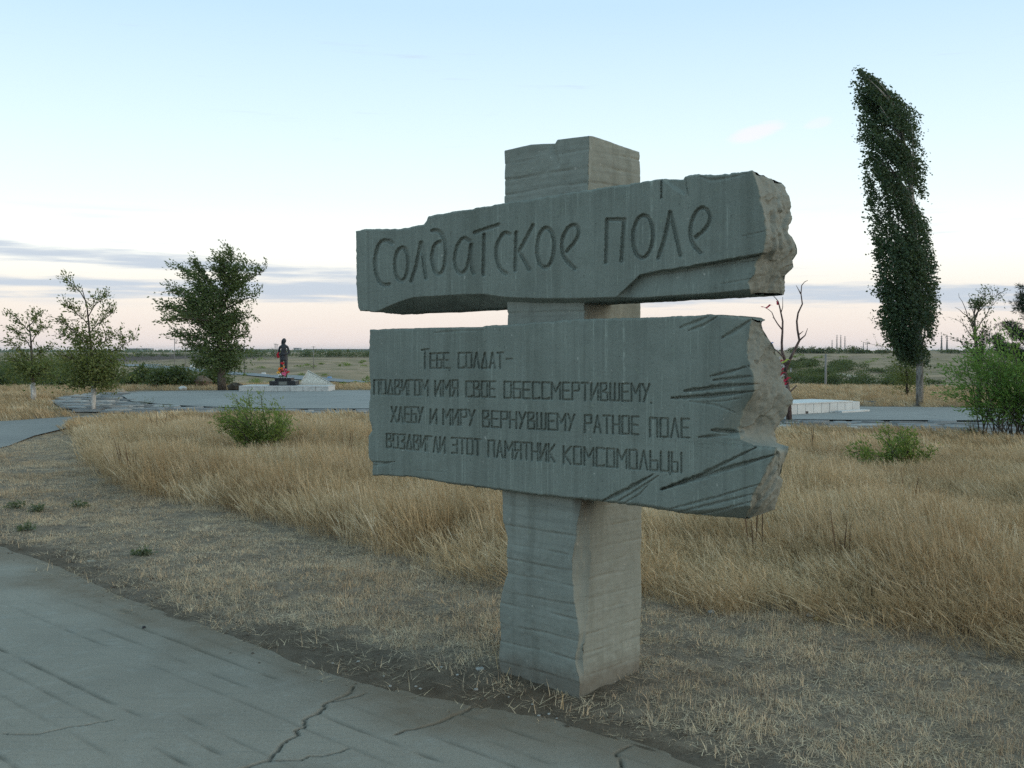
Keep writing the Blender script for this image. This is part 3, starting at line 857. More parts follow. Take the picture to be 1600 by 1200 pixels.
def w_lo(px, py):
    w = np.zeros_like(px)
    b = below(px, py, [(582, 742), (640, 745), (700, 753), (780, 763), (850, 773), (935, 780), (1000, 787), (1060, 796), (1100, 797), (1172, 790)])
    w += np.where((b > 0) & (b < 1e5), np.minimum(b, 30) * .004, 0)
    w += .05 * ss(px + .45 * (py - 640), 1128, 1182) * ss(py, 600, 650) * (1 - ss(py, 672, 684))
    w += .02 * ss(px, 1130, 1180) * (1 - ss(py, 535, 600))
    w -= .02 * ss(px, 1120, 1200) * ss(py, 688, 705)
    return gouge(px, py, [
        ([(1110, 588), (1140, 581), (1170, 572)], 2.2, .014), ([(1114, 594), (1150, 591), (1180, 587)], 2.6, .014),
        ([(1070, 611), (1120, 605), (1180, 600)], 3.6, .022), ([(1050, 622), (1105, 619), (1180, 611)], 3.6, .022),
        ([(1078, 627), (1115, 632), (1148, 644)], 2.2, .006), ([(1112, 672), (1135, 674), (1158, 676)], 3.8, .024),
        ([(1092, 683), (1125, 681), (1155, 679)], 2.4, .014), ([(1100, 628), (1130, 627), (1160, 622)], 1.4, .006),
        ([(1033, 765), (1095, 742), (1140, 720), (1182, 699)], 3.0, .018), ([(1035, 764), (1085, 748), (1150, 728), (1212, 710)], 4.2, .022),
        ([(942, 783), (980, 765), (1021, 741)], 3.2, .020), ([(966, 783), (1000, 763), (1029, 743)], 2.0, .010), ([(976, 786), (1000, 772), (1013, 757)], 1.6, .008),
        ([(1048, 795), (1120, 777), (1187, 756)], 2.0, .010), ([(1058, 801), (1120, 786), (1176, 772)], 2.2, .011), ([(1085, 806), (1130, 796), (1172, 784)], 2.4, .011),
        ([(1063, 512), (1088, 503), (1110, 493)], 3.2, .009), ([(1075, 517), (1100, 508), (1122, 494)], 2.6, .008), ([(1128, 528), (1150, 516), (1176, 498)], 3.2, .011),
        ([(577, 721), (600, 723), (618, 721)], 1.8, .010), ([(583, 727), (598, 725), (612, 722)], 2.2, .008),
        ([(680, 520), (720, 517), (756, 516)], 2.5, .004), ([(650, 735), (700, 738)], 1.0, .002)], w)
build_slab('lower_slab', 'lower slab carved with four lines of block capitals, its right end torn into points',
    left=[(578, 515), (577, 560), (579, 600), (576.5, 650), (582, 672), (576, 681), (576, 716), (583, 722), (582, 743)],
    right=[(1176, 497), (1170, 530), (1169, 559), (1179, 588), (1180, 610), (1171, 627), (1163, 644), (1156, 668), (1157, 686), (1182, 697), (1216, 699), (1210, 713), (1190, 752), (1176, 775), (1173, 792), (1165, 810)],
    top=[(578, 515), (640, 513), (700, 512), (752, 511.5), (760, 509), (800, 507), (900, 499), (1000, 496), (1060, 494), (1085, 493), (1110, 491), (1130, 493), (1176, 497)],
    bottom=[(582, 743), (625, 744), (650, 746), (700, 755), (780, 766), (850, 775), (935, 783), (1000, 791), (1060, 801), (1100, 805), (1130, 808), (1165, 810)],
    back=[(1187, 502, .02), (1203, 534, .10), (1217, 562, .17), (1220, 593, .19), (1234, 612, .225), (1234, 630, .225), (1221, 656, .20), (1210, 673, .19), (1214, 692, .2), (1234, 698, .1),
          (1227, 716, .10), (1219, 742, .12), (1225, 750, .14), (1212, 780, .13), (1211, 796, .13), (1168, 811, .03)],
    T=.21, wfun=w_lo, letters=letters_lo, seed=200)

def build_pillar():
    A = loc_w(*np.array([(786, 236), (786, 318), (788, 440), (790, 490), (789, 560), (785, 640), (781, 767), (784, 819), (790.6, 844), (789, 866), (790.6, 898), (781, 927), (778, 946), (779.5, 993), (778, 1034), (781, 1056), (781, 1100)], float).T, 0.)
    B1 = loc_w(*np.array([(920, 213), (919, 297), (912, 480), (910, 770), (904, 800), (896, 870), (895, 910), (900, 960), (904, 990), (898, 1035), (906, 1060), (907, 1094), (907, 1150)], float).T, 0.)
    B2 = loc_u(*np.array([(924, 213), (922, 297), (921, 480), (932, 775), (928, 795), (921, 820), (923.5, 880), (921, 930), (916, 985), (910, 1010), (912, 1040), (909, 1093), (908, 1150)], float).T, 0.)
    Dn = loc_u(*np.array([(1002, 238), (1002, 490), (1004, 797), (1004, 900), (1002.6, 993), (1001, 1062), (1001, 1120)], float).T, 0.)
    tf = loc_w(*np.array([(786, 236), (812, 230), (830, 226), (850, 224.5), (868, 224), (869.5, 218), (900, 214.5), (920, 212)], float).T, 0.)
    tr = loc_u(*np.array([(922, 212), (940, 217), (955, 222), (980, 231), (1002, 238)], float).T, 0.)
    def ip(z, Q, k): o = np.argsort(Q[:, 2]); return np.interp(z, Q[o, 2], Q[o, k])
    NZ = 470; NF = 92; NB = 22; NR = 80
    # groove heights read on the front face
    gy = [787, 820, 849, 873, 893, 922, 943, 974, 1002, 1034]
    gzv = [float(loc_w(np.array([786.]), np.array([float(v)]), 0.)[0, 2]) for v in gy] + [float(loc_w(np.array([787.]), np.array([v]), 0.)[0, 2]) for v in (256., 280., 304., 490.)]
    z0 = -.12
    rows = []
    for r in range(NZ):
        f = r / (NZ - 1)
        pts = []
        zf = z0 + f * (2.55 - z0)
        uA = ip(zf, A, 0); uB = ip(zf, B1, 0); wB = max(.0, ip(zf, B2, 1)); wD = ip(zf, Dn, 1)
        us = np.linspace(uA, uB, NF); zt = np.interp(us, tf[:, 0], tf[:, 2]); z1 = z0 + f * (zt - z0)
        w1 = np.zeros(NF)
        for q, gz0 in enumerate(gzv):
            dz = z1 - gz0 - .006 * vn(us * 5, us * 0 + q, seed=90)
            w1 += .009 * np.clip(1 - np.abs(dz) / .006, 0, 1) * (.5 + .5 * vn(us * 9, us * 0 + q * 3, seed=91))
            w1 += (.0015, -.003, .001, -.0015)[q % 4] * ss(dz, -.003, .003) * (1 - ss(dz, .02, .10))
        w1 += .005 * fbm(us * 3, z1 * 5, o=4, seed=92) + .0015 * fbm(us * 40, z1 * 40, o=2, seed=98)
        d, _ = dseg(us, z1, [(float(loc_w(np.array([x_]), np.array([y_]), 0.)[0, 0]), float(loc_w(np.array([x_]), np.array([y_]), 0.)[0, 2])) for x_, y_ in ((861., 226.), (866., 242.), (870., 256.))])
        w1 += .014 * np.clip(1 - d / .022, 0, 1)
        # rounded chipped outer edge
        w1 += .012 * np.clip(1 - (us - uA) / .02, 0, 1) ** 2
        pts += list(zip(us, w1, z1))
        fb = np.linspace(0, 1, NB + 2)[1:-1]
        zt2 = tf[-1, 2] * (1 - fb) + tr[0, 2] * fb; zb = z0 + f * (zt2 - z0)
        hol = .004 * np.sin(np.pi * fb) * ss(wB, 0, .03)
        ub = uB * (1 - fb) + 0.0 * fb - hol; wb = w1[-1] * (1 - fb) + wB * fb + hol
        rec = ss(zb, .86, .93) * (1 - ss(zb, 1.02, 1.06)) * np.sin(np.pi * np.clip(fb, 0, 1)) * .03
        ub = ub - rec; wb = wb + rec * .6
        nzb = .006 * fbm(ub * 30, zb * 12, wb * 30, o=4, seed=93) * ss(wB, 0, .02)
        pts += list(zip(ub + nzb, wb + nzb, zb))
        wsr = np.linspace(wB, wD, NR); zt3 = np.interp(wsr, tr[:, 1], tr[:, 2]); z3 = z0 + f * (zt3 - z0)
        ur = np.zeros(NR)
        for q, gz0 in enumerate(gzv):
            dz = z3 - gz0 - .02 + .005 * vn(wsr * 5, wsr * 0 + q, seed=94)
            ur -= .006 * np.clip(1 - np.abs(dz) / .005, 0, 1) * (.5 + .6 * vn(wsr * 7, wsr * 0 + q * 5, seed=95))
        ur += .004 * fbm(wsr * 5, z3 * 5, o=4, seed=96) + .0015 * fbm(wsr * 45, z3 * 45, o=2, seed=97)
        ur -= .01 * np.clip(1 - (wD - wsr) / .015, 0, 1) ** 2
        pts += list(zip(ur, wsr, z3))
        zc = z0 + f * (tr[-1, 2] - z0); zd = z0 + f * (tf[0, 2] - z0)
        pts += [(-.25, wD, zc), (uA, wD, zd), (uA, wD * .5, zd)]
        rows.append(pts)
    n = len(rows[0]); V = np.array(rows).reshape(-1, 3)
    i, j = np.meshgrid(np.arange(NZ - 1), np.arange(n), indexing='ij'); j2 = (j + 1) % n
    F = np.stack([i * n + j, i * n + j2, (i + 1) * n + j2, (i + 1) * n + j], -1).reshape(-1, 4)
    me0 = list(map(tuple, F.tolist())) + [tuple((NZ - 1) * n + k for k in range(n))]
    me = mesh_np('pillar', V, me0, True)
    me.polygons[len(me.polygons) - 1].use_smooth = False
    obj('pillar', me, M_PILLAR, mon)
build_pillar()

# ------------------------------------------------------------------ grasses (uncountable: instanced clumps)
def blade_clump(name, n, hgt, spread, width, lean, curl, seed, heads=0.0, segs=4, mat=None, lie=0.0):
    rs = random.Random(seed); V, F = [], []
    for b in range(n):
        a = rs.uniform(0, 6.283); r = spread * math.sqrt(rs.random())
        x, y = r * math.cos(a), r * math.sin(a)
        h = hgt * rs.uniform(.55, 1.1); th = rs.gauss(0, .35)
        lx = -lean * rs.uniform(.5, 1.5) + rs.gauss(0, .22); ly = rs.gauss(0, .22)
        if lie and rs.random() < lie:
            aa = rs.uniform(0, 6.283); lx, ly = 2.4 * math.cos(aa), 2.4 * math.sin(aa); h *= .5
        w = width * rs.uniform(.6, 1.3)
        n0 = len(V); ca, sa = math.cos(th), math.sin(th)
        for s in range(segs + 1):
            f = s / segs
            k = f + curl * f * f
            nrm = 1 / math.sqrt(1 + (lx * lx + ly * ly) * .6)
            cx = x + lx * h * k * .5; cy = y + ly * h * k * .5; z = h * f * nrm * (1 - .18 * f * curl)
            ww = w * (1 - f * .85)
            if heads and f > .6 and (b % 3 == 0 or heads > .9):
                ww = w * (2.6 if f < .95 else .8)
            V.append((cx - ca * ww, cy - sa * ww, z)); V.append((cx + ca * ww, cy + sa * ww, z))
        for s in range(segs):
            F.append((n0 + 2 * s, n0 + 2 * s + 1, n0 + 2 * s + 3, n0 + 2 * s + 2))
        if heads >= .5 and (heads > .9 or b % 2 == 0):
            tx, ty, tz = x + lx * h * (1 + curl) * .5, y + ly * h * (1 + curl) * .5, h * nrm * (1 - .18 * curl)
            for q in range(7):
                g = q / 7 * .24; bx, by, bz = tx - (tx - x) * g, ty - (ty - y) * g, tz * (1 - g)
                n1_ = len(V); e = (bx + rs.gauss(-.012, .014), by + rs.gauss(0, .014), bz + rs.uniform(.0, .03)); s_ = .0016
                V.extend([(bx - s_, by, bz), (bx + s_, by, bz), e]); F.append((n1_, n1_ + 1, n1_ + 2))
    me = mesh_np(name, V, F)
    me.materials.append(mat)
    return bpy.data.objects.new(name, me)

def scatter(name, protos, pts, rz, sc, label, cat, tilt=None):
    col = bpy.data.collections.new(name + '_clumps')
    for p in protos: col.objects.link(p)
    me = bpy.data.meshes.new(name); n = len(pts)
    me.vertices.add(n); me.vertices.foreach_set('co', np.asarray(pts, np.float32).ravel())
    rot = np.zeros((n, 3), np.float32); rot[:, 2] = rz
    if tilt is not None: rot[:, :2] = tilt
    me.attributes.new('rot', 'FLOAT_VECTOR', 'POINT').data.foreach_set('vector', rot.ravel())
    me.attributes.new('scl', 'FLOAT_VECTOR', 'POINT').data.foreach_set('vector', np.asarray(sc, np.float32).ravel())
    me.attributes.new('pick', 'INT', 'POINT').data.foreach_set('value', RNG.integers(0, len(protos), n).astype(np.int32))
    me.update()
    o = obj(name, me); tag(o, label, cat, kind='stuff')
    ng = bpy.data.node_groups.new(name, 'GeometryNodeTree')
    ng.interface.new_socket('Geometry', in_out='INPUT', socket_type='NodeSocketGeometry')
    ng.interface.new_socket('Geometry', in_out='OUTPUT', socket_type='NodeSocketGeometry')
    N, L = ng.nodes, ng.links
    gi = N.new('NodeGroupInput'); go = N.new('NodeGroupOutput')
    ci = N.new('GeometryNodeCollectionInfo'); ci.inputs['Collection'].default_value = col
    ci.inputs['Separate Children'].default_value = True; ci.inputs['Reset Children'].default_value = True
    ip = N.new('GeometryNodeInstanceOnPoints'); ip.inputs['Pick Instance'].default_value = True
    def attr(nm, ty):
        a = N.new('GeometryNodeInputNamedAttribute'); a.data_type = ty; a.inputs['Name'].default_value = nm
        return a.outputs[0]
    L.new(gi.outputs[0], ip.inputs['Points']); L.new(ci.outputs[0], ip.inputs['Instance'])
    L.new(attr('pick', 'INT'), ip.inputs['Instance Index'])
    L.new(attr('rot', 'FLOAT_VECTOR'), ip.inputs['Rotation']); L.new(attr('scl', 'FLOAT_VECTOR'), ip.inputs['Scale'])
    L.new(ip.outputs[0], go.inputs[0])
    md = o.modifiers.new('scatter', 'NODES'); md.node_group = ng
    return o

def rand_in(poly, dens, xlim=None, box=None):
    P = np.array(poly); x0, y0 = P.min(0); x1, y1 = P.max(0)
    if box: x0, x1, y0, y1 = max(x0, box[0]), min(x1, box[1]), max(y0, box[2]), min(y1, box[3])
    n = int((x1 - x0) * (y1 - y0) * dens)
    x = RNG.uniform(x0, x1, n); y = RNG.uniform(y0, y1, n)
    m = inpoly(x, y, poly) & (np.abs(x) < y * .52 + 1.0)
    return x[m], y[m]

STRAW = grassmat('dry_straw', [(.28, .195, .105), (.50, .365, .205), (.68, .535, .34), (.84, .72, .54)], .3)
STUB = grassmat('grey_stubble', [(.20, .16, .12), (.44, .35, .25), (.68, .55, .38), (.86, .69, .45)], .15)
GREENG = grassmat('green_weed_blades', [(.07, .10, .03), (.12, .15, .05), (.2, .2, .08)], .3)

# tall dry grass
tall_p = [blade_clump('tall_clump', 80, .46, .18, .0012, .17, .55, 10 + k, heads=.5, mat=STRAW) for k in range(5)]
tall_p += [blade_clump('feather_clump', 66, .41, .19, .0012, .26, .8, 30 + k, heads=1.0, mat=STRAW) for k in range(3)]
x, y = rand_in(TALL_POLY, 75)
dpost = inpoly(x, y, [tuple((CNR + U * a + Wd * b)[:2]) for a, b in ((-.55, -.05), (.05, -.05), (.05, .52), (-.55, .52))])
edge, _ = dseg(x, y, TALL_POLY, True)
keep = (~dpost) & (RNG.random(len(x)) < np.clip(.35 + edge * 2.0, 0, 1)) & (RNG.random(len(x)) < .78 + .4 * fbm(x * 1.1, y * 1.1, o=3, seed=70))
x, y, edge = x[keep], y[keep], edge[keep]
n = len(x)
hs = (.80 + .36 * fbm(x * .7, y * .7, o=3, seed=71)) * RNG.uniform(.75, 1.15, n) * np.clip(.7 + edge * .9, 0, 1)
hs *= np.where(x > 1.0, .92, 1.0)
sc = np.stack([RNG.uniform(.9, 1.3, n)] * 2 + [hs * 1.02], -1)
scatter('tall_dry_grass', tall_p, np.stack([x, y, gz(x, y) - .01], -1), RNG.normal(0, .5, n), sc, 'tall dry straw coloured grass bent by the wind behind the monument', 'grass')
print('tall', n)
# patchy weeds inside the tall grass
# mown stubble strip
box = (-14, 9, 3.6, 24)
MOWN = [tuple(p) for p in RE[2:]] + [(5, 2.5), (9, 3.5), (12, 8)] + [tuple(p) for p in gnd(*np.array([(1800, 1060), (1600, 1020), (1300, 970), (1010, 930), (790, 915), (560, 848), (380, 790), (185, 755), (140, 725), (130, 680), (107, 668), (53, 681), (13, 697), (-120, 727), (-400, 800)], float).T)[:, :2]]
x, y = rand_in(MOWN, 1100, box=box)
d = np.hypot(x, y)
sdv, _ = dseg(x, y, [tuple(p) for p in RE])
dp = np.hypot(x - .05, y - 4.85)
den = np.clip(1.15 - d * .035, .35, 1) * ss(sdv + .22 * fbm(x * 1.7, y * 1.7, o=3, seed=31), .12, .5) * (.45 + .55 * ss(fbm(x * 2.4, y * 4.2, o=4, seed=73), -.3, .3)) * (.25 + .75 * ss(dp, .45, .75))
keep = (RNG.random(len(x)) < den) & ~inpoly(x, y, [tuple((CNR + U * a + Wd * b)[:2]) for a, b in ((-.53, -.03), (.03, -.03), (.03, .5), (-.53, .5))])
x, y = x[keep], y[keep]; n = len(x); print('stub', n)
stub_p = [blade_clump('stubble_clump', 18, .05, .06, .0019, .3, .5, 50 + k, mat=STUB, segs=2, lie=.55) for k in range(5)] + [blade_clump('litter_clump', 16, .07, .08, .0018, .2, .3, 60 + k, mat=STUB, segs=2, lie=1.0) for k in range(3)]
hz = (.40 + .75 * RNG.random(n) ** 2) * (1 + .5 * fbm(x * 2, y * 2, o=2, seed=75))
sc = np.stack([RNG.uniform(.8, 1.5, n)] * 2 + [hz], -1)
scatter('mown_dry_grass', stub_p, np.stack([x, y, gz(x, y) - .004], -1), RNG.uniform(0, 6.283, n), sc, 'short mown dry grass and straw litter along the road', 'grass')
def clod(seed, r, mat):
    rs = random.Random(seed); V, F = [], []
    for i in range(4):
        a = math.pi * i / 3
        for j in range(6):
            t_ = 2 * math.pi * j / 6; q = r * (1 + rs.uniform(-.35, .35))
            V.append((q * math.sin(a) * math.cos(t_), q * math.sin(a) * math.sin(t_), q * .6 * math.cos(a)))
    for i in range(3):
        for j in range(6): F.append((i * 6 + j, (i + 1) * 6 + j, (i + 1) * 6 + (j + 1) % 6, i * 6 + (j + 1) % 6))
    me = mesh_np('clod', V, F); me.materials.append(mat); return bpy.data.objects.new('clod', me)
nC = 60000
xe = RNG.uniform(-5.5, 2.6, nC); ye = RNG.uniform(3.4, 10, nC)
de_, _ = dseg(xe, ye, [tuple(p) for p in RE]); ine = inpoly(xe, ye, ROAD_POLY); sde = np.where(ine, -de_, de_)
pr_ = np.where(sde < 0, np.exp(sde / .05) * .35, np.exp(-((sde - .18) / .22) ** 2))
k_ = RNG.random(nC) < pr_ * (.35 + .65 * ss(fbm(xe * 4, ye * 4, o=3, seed=66), -.3, .4)) * .75
xe, ye, ine = xe[k_], ye[k_], ine[k_]; ze = np.where(ine & (de_[k_] > .02), .002, gz(xe, ye)); ne = len(xe); print('clods', ne)
M_CLOD = flat('soil_clod', (.10, .078, .056), .4, 30)
szs = np.exp(RNG.normal(-.55, .55, ne)).clip(.2, 2.4)
scatter('soil_clods', [clod(s_, .0075, M_CLOD) for s_ in range(4)], np.stack([xe, ye, ze], -1), RNG.uniform(0, 6.28, ne), np.stack([szs] * 3, -1), 'crumbs and clods of dark soil along the broken road edge', 'soil')
k_ = RNG.random(ne) < .16
xl_, yl_, zl_ = xe[k_], ye[k_], ze[k_]; nl = len(xl_)
root_p = [blade_clump('root_litter', 9, .09, .05, .0017, .2, .4, 160 + k, mat=STUB, segs=3, lie=.95) for k in range(4)]
scatter('root_litter', root_p, np.stack([xl_, yl_, zl_], -1), RNG.uniform(0, 6.28, nl), np.stack([RNG.uniform(.6, 1.2, nl)] * 3, -1), 'dry roots and straws lying over the bare soil by the road', 'litter')
x, y = rand_in(TALL_POLY, 1.6)
k_ = RNG.random(len(x)) < .25 + .5 * fbm(x * .5, y * .5, o=2, seed=67); x, y = x[k_], y[k_]; n = len(x)
BRN = grassmat('brown_stalks', [(.06, .04, .028), (.13, .085, .055), (.2, .14, .09)], .1)
scatter('brown_stalks', [blade_clump('brown_stalk', 4, .62, .05, .0022, .12, .3, 190 + k, heads=1.0, mat=BRN, segs=3) for k in range(4)], np.stack([x, y, gz(x, y)], -1), RNG.uniform(-1, 1, n), np.stack([RNG.uniform(.7, 1.1, n)] * 3, -1), 'scattered dark brown dead stalks standing in the tall grass', 'weeds')
# short dry grass round the path, plaza and behind it
AREA = [tuple(p) for p in gnd(*np.array([(-300, 700), (0, 657), (115, 650), (90, 640), (78, 628), (95, 618), (215, 609), (575, 608), (1100, 619), (1340, 633), (1600, 637), (1900, 640), (1900, 611), (1300, 604), (800, 600), (0, 600), (-300, 606)], float).T)[:, :2]]
x1_, y1_ = rand_in(AREA, 12)
BEHIND = [tuple(p) for p in gnd(*np.array([(2000, 760), (1600, 735), (1240, 715), (1000, 705), (575, 682), (300, 681), (130, 690), (110, 668), (150, 658), (300, 650), (575, 652), (1225, 674), (1475, 680), (1600, 691), (2000, 713)], float).T)[:, :2]]
x2_, y2_ = rand_in(BEHIND, 30)
xa = np.concatenate([x1_, x2_]); ya = np.concatenate([y1_, y2_]); n = len(xa); print('short', n)
short_p = [blade_clump('short_clump', 40, .22, .16, .004, .5, .6, 80 + k, heads=.5, mat=STRAW, segs=3) for k in range(4)]
sc = np.stack([RNG.uniform(.9, 1.5, n)] * 2 + [RNG.uniform(.5, 1.3, n)], -1)
scatter('short_dry_grass', short_p, np.stack([xa, ya, gz(xa, ya)], -1), RNG.normal(0, .5, n), sc, 'low dry grass fringing the plaza and the side path', 'grass')

# ------------------------------------------------------------------ plants: limbs with leafy sprays
def bez(a, b, c, n):
    return [a * (1 - t) ** 2 + b * 2 * t * (1 - t) + c * t * t for t in [i / (n - 1) for i in range(n)]]
class Plant:
    def __init__(s, seed): s.w = MB(); s.L = []; s.rs = random.Random(seed)
    def leaf(s, p, d, size, asp=.45):
        rs = s.rs
        d = (d + Vector((rs.gauss(0, .45), rs.gauss(0, .45), rs.gauss(0, .45)))).normalized()
        q = Vector((rs.gauss(0, 1), rs.gauss(0, 1), rs.gauss(0, 1))); side = d.cross(q)
        if side.length < 1e-4: return
        side.normalize(); L = size * rs.uniform(.6, 1.25); w = L * asp
        up = d.cross(side) * L * .12
        s.L.append((p, p + d * L * .45 + side * w * .5 + up, p + d * L, p + d * L * .45 - side * w * .5 + up))
    def limb(s, a, tip, r0, bow=(0, 0, 0), twigs=12, tl=.4, lpt=8, ls=.06, asp=.45, frm=.25, wind=.35, sides=6, tw_r=None, droop=0.0, r1=None, up=.3, nseg=9):
        rs = s.rs; a = Vector(a); tip = Vector(tip)
        mid = (a + tip) * .5 + Vector(bow)
        pts = bez(a, mid, tip, nseg)
        Ln = (tip - a).length
        pts = [p + Vector((rs.gauss(0, 1), rs.gauss(0, 1), rs.gauss(0, 1))) * Ln * .012 if 0 < i < nseg - 1 else p for i, p in enumerate(pts)]
        r1 = r1 if r1 is not None else r0 * .2
        s.w.tube(pts, [r0 + (r1 - r0) * i / (nseg - 1) for i in range(nseg)], sides)
        for k in range(twigs):
            f = frm + (1 - frm) * (k + rs.random()) / max(1, twigs); f = min(f, .999)
            i = f * (nseg - 1); j = int(i); p = pts[j].lerp(pts[min(j + 1, nseg - 1)], i - j)
            dr = (pts[min(j + 1, nseg - 1)] - pts[max(j - 1, 0)]).normalized()
            rd = Vector((rs.gauss(0, 1), rs.gauss(0, 1), rs.gauss(0, 1))).normalized()
            d = (dr * .7 + rd * .9 + Vector((-wind, 0, up - droop))).normalized()
            L = tl * rs.uniform(.5, 1.2)
            e = p + d * L; m = (p + e) * .5 + Vector((0, 0, .08 * L)); tp = bez(p, m, e + Vector((-wind * L * .3, 0, -droop * L * .3)), 4)
            if tw_r: s.w.tube(tp, [tw_r, tw_r * .8, tw_r * .6, tw_r * .3], 3, False)
            for q in range(lpt):
                g_ = (q + rs.random()) / lpt; ii = g_ * 3; jj = int(min(ii, 2)); pp = tp[jj].lerp(tp[jj + 1], ii - jj)
                pp = pp + Vector((rs.gauss(0, 1), rs.gauss(0, 1), rs.gauss(0, 1))) * ls * .5
                s.leaf(pp, d + Vector((-wind * .6, 0, -droop)), ls, asp)
    def cloud(s, c, rad, n, ls, asp=.6, wind=.4):
        rs = s.rs
        for _ in range(n):
            q = Vector((rs.gauss(0, .45), rs.gauss(0, .45), rs.gauss(0, .45)))
            s.leaf(Vector(c) + Vector((q.x * rad[0], q.y * rad[1], q.z * rad[2])), Vector((-wind, 0, .2)), ls, asp)
    def build(s, name, label, cat, base, bark, leafm, group=None, trunk_name='trunk', crown_name='crown'):
        o = empty(name, base, label, cat, group)
        if s.w.v: s.w.build(trunk_name, bark, o, True, off=base)
        if s.L:
            A = np.array([[tuple(v) for v in l] for l in s.L]).reshape(-1, 3) - np.array(base)
            F = np.arange(len(A)).reshape(-1, 4)
            c = obj(crown_name, mesh_np(crown_name, A, F), leafm, o)
        return o

BARK_DK = barkmat('dark_bark', (.045, .038, .03), (.12, .10, .08))
BARK_WH = barkmat('whitewashed_bark', (.35, .34, .32), (.72, .70, .66), 3)
BARK_GR = barkmat('grey_poplar_bark', (.13, .125, .115), (.36, .35, .33), 3)
BARK_RD = barkmat('reddish_twigs', (.05, .032, .028), (.14, .10, .09))
LF_POP = leafmat('poplar_leaf', (.03, .06, .035), (.07, .11, .055), .25)
LF_ELM = leafmat('elm_leaf', (.06, .095, .035), (.17, .21, .085), .4)
LF_BIR = leafmat('young_tree_leaf', (.10, .13, .04), (.24, .25, .09), .4)
LF_SHR = leafmat('bright_shrub_leaf', (.10, .23, .05), (.25, .40, .10), .5)
LF_BSH = leafmat('grass_bush_leaf', (.12, .18, .04), (.27, .33, .09), .45)
LF_SCR = leafmat('scrub_leaf', (.04, .065, .022), (.12, .14, .05), .25)
LF_PIN = leafmat('pine_needle', (.012, .028, .016), (.03, .05, .028), .1)
LF_WD = leafmat('weed_leaf', (.10, .12, .075), (.20, .22, .15), .3)

# poplar, bowed to the left at the top
def poplar():
    D = 31.8; p = Plant(7); rs = p.rs
    base = atp(1437, 632, D); base.z = 0
    env = np.array([(118, 1352, 1376), (132, 1352, 1392), (150, 1347, 1412), (175, 1350, 1424), (205, 1352, 1434), (240, 1353, 1442), (300, 1352, 1447), (350, 1360, 1452), (400, 1366, 1460), (440, 1373, 1465), (480, 1376, 1464), (520, 1380, 1457), (540, 1392, 1450), (556, 1408, 1444)], float)
    tr = [(1437, 632, .115), (1437, 560, .10), (1434, 470, .09), (1428, 360, .09), (1420, 260, .06), (1404, 180, .035), (1380, 132, .012)]
    pts = [atp(a, b, D) for a, b, _ in tr]; pts[0].z = -.05
    p.w.tube(pts, [r for *_, r in tr], 10)
    # limbs rise steeply out of the trunk and lean left
    for k in range(46):
        y = rs.uniform(150, 560); f = np.interp(y, [132, 180, 260, 360, 470, 560], [1380, 1404, 1420, 1428, 1434, 1437])
        yt = max(122, y - rs.uniform(45, 110)); xl, xr = np.interp(yt, env[:, 0], env[:, 1]), np.interp(yt, env[:, 0], env[:, 2])
        xt = xl + (xr - xl) * rs.uniform(.04, .96)
        a = atp(f, y, D); b = atp(xt, yt, D + rs.uniform(-.8, .8))
        p.w.tube(bez(a, (a + b) * .5 + Vector((.10, 0, 0)), b, 6), [.035, .03, .024, .018, .012, .006], 4, False)
    n = 0
    while n < 2700:
        y = rs.uniform(118, 556); xl, xr = np.interp(y, env[:, 0], env[:, 1]), np.interp(y, env[:, 0], env[:, 2])
        xl += 1 + 7 * float(vn(np.array([y / 13.0]), np.array([0.5]), seed=3)[0]) * min(1, (y - 110) / 60); xr -= -1 if y > 165 else 12
        s_ = rs.uniform(0.02, .98); x = xl + (xr - xl) * s_; dep = rs.uniform(-1, 1)
        r_ = math.hypot((s_ - .5) * 2, dep)
        if r_ > 1.0: continue
        # gaps run up to the left, between the limbs
        cx = x - y * .75; g_ = fbm(np.array([cx / 13.0]), np.array([(x + y) / 55.0]), np.array([dep * .9]), o=3, seed=33)[0]
        if g_ < -.17 - .20 * min(1, max(0, (y - 260) / 200)): continue
        w_m = (xr - xl) / 2 / FPX * D
        c = atp(x, y, D + dep * w_m)
        L = rs.uniform(.4, .85); d = Vector((-.42 - .45 * (y < 260), 0, 1.0 - .45 * (y < 200))).normalized()
        for q in range(20):
            pp = c + d * L * rs.uniform(-.6, .6) + Vector((rs.gauss(0, .055), rs.gauss(0, .055), rs.gauss(0, .05)))
            p.leaf(pp, Vector((-.8, 0, .15)), .078, .75)
        n += 1
    # ragged tufts streaming from the left edge
    for k in range(85):
        y = rs.uniform(118, 540); x = np.interp(y, env[:, 0], env[:, 1]) + 5 + 9 * float(vn(np.array([y / 13.0]), np.array([0.5]), seed=3)[0]) + rs.uniform(-7, 3)
        c = atp(x, y, D + rs.uniform(-.3, .3))
        for q in range(12): p.leaf(c + Vector((rs.gauss(0, .10), rs.gauss(0, .06), rs.gauss(0, .05))), Vector((-1, 0, .1)), .08, .75)
    p.build('poplar_tree', 'tall dark poplar tree bowed to the left at its top', 'tree', base, BARK_GR, LF_POP)
poplar()

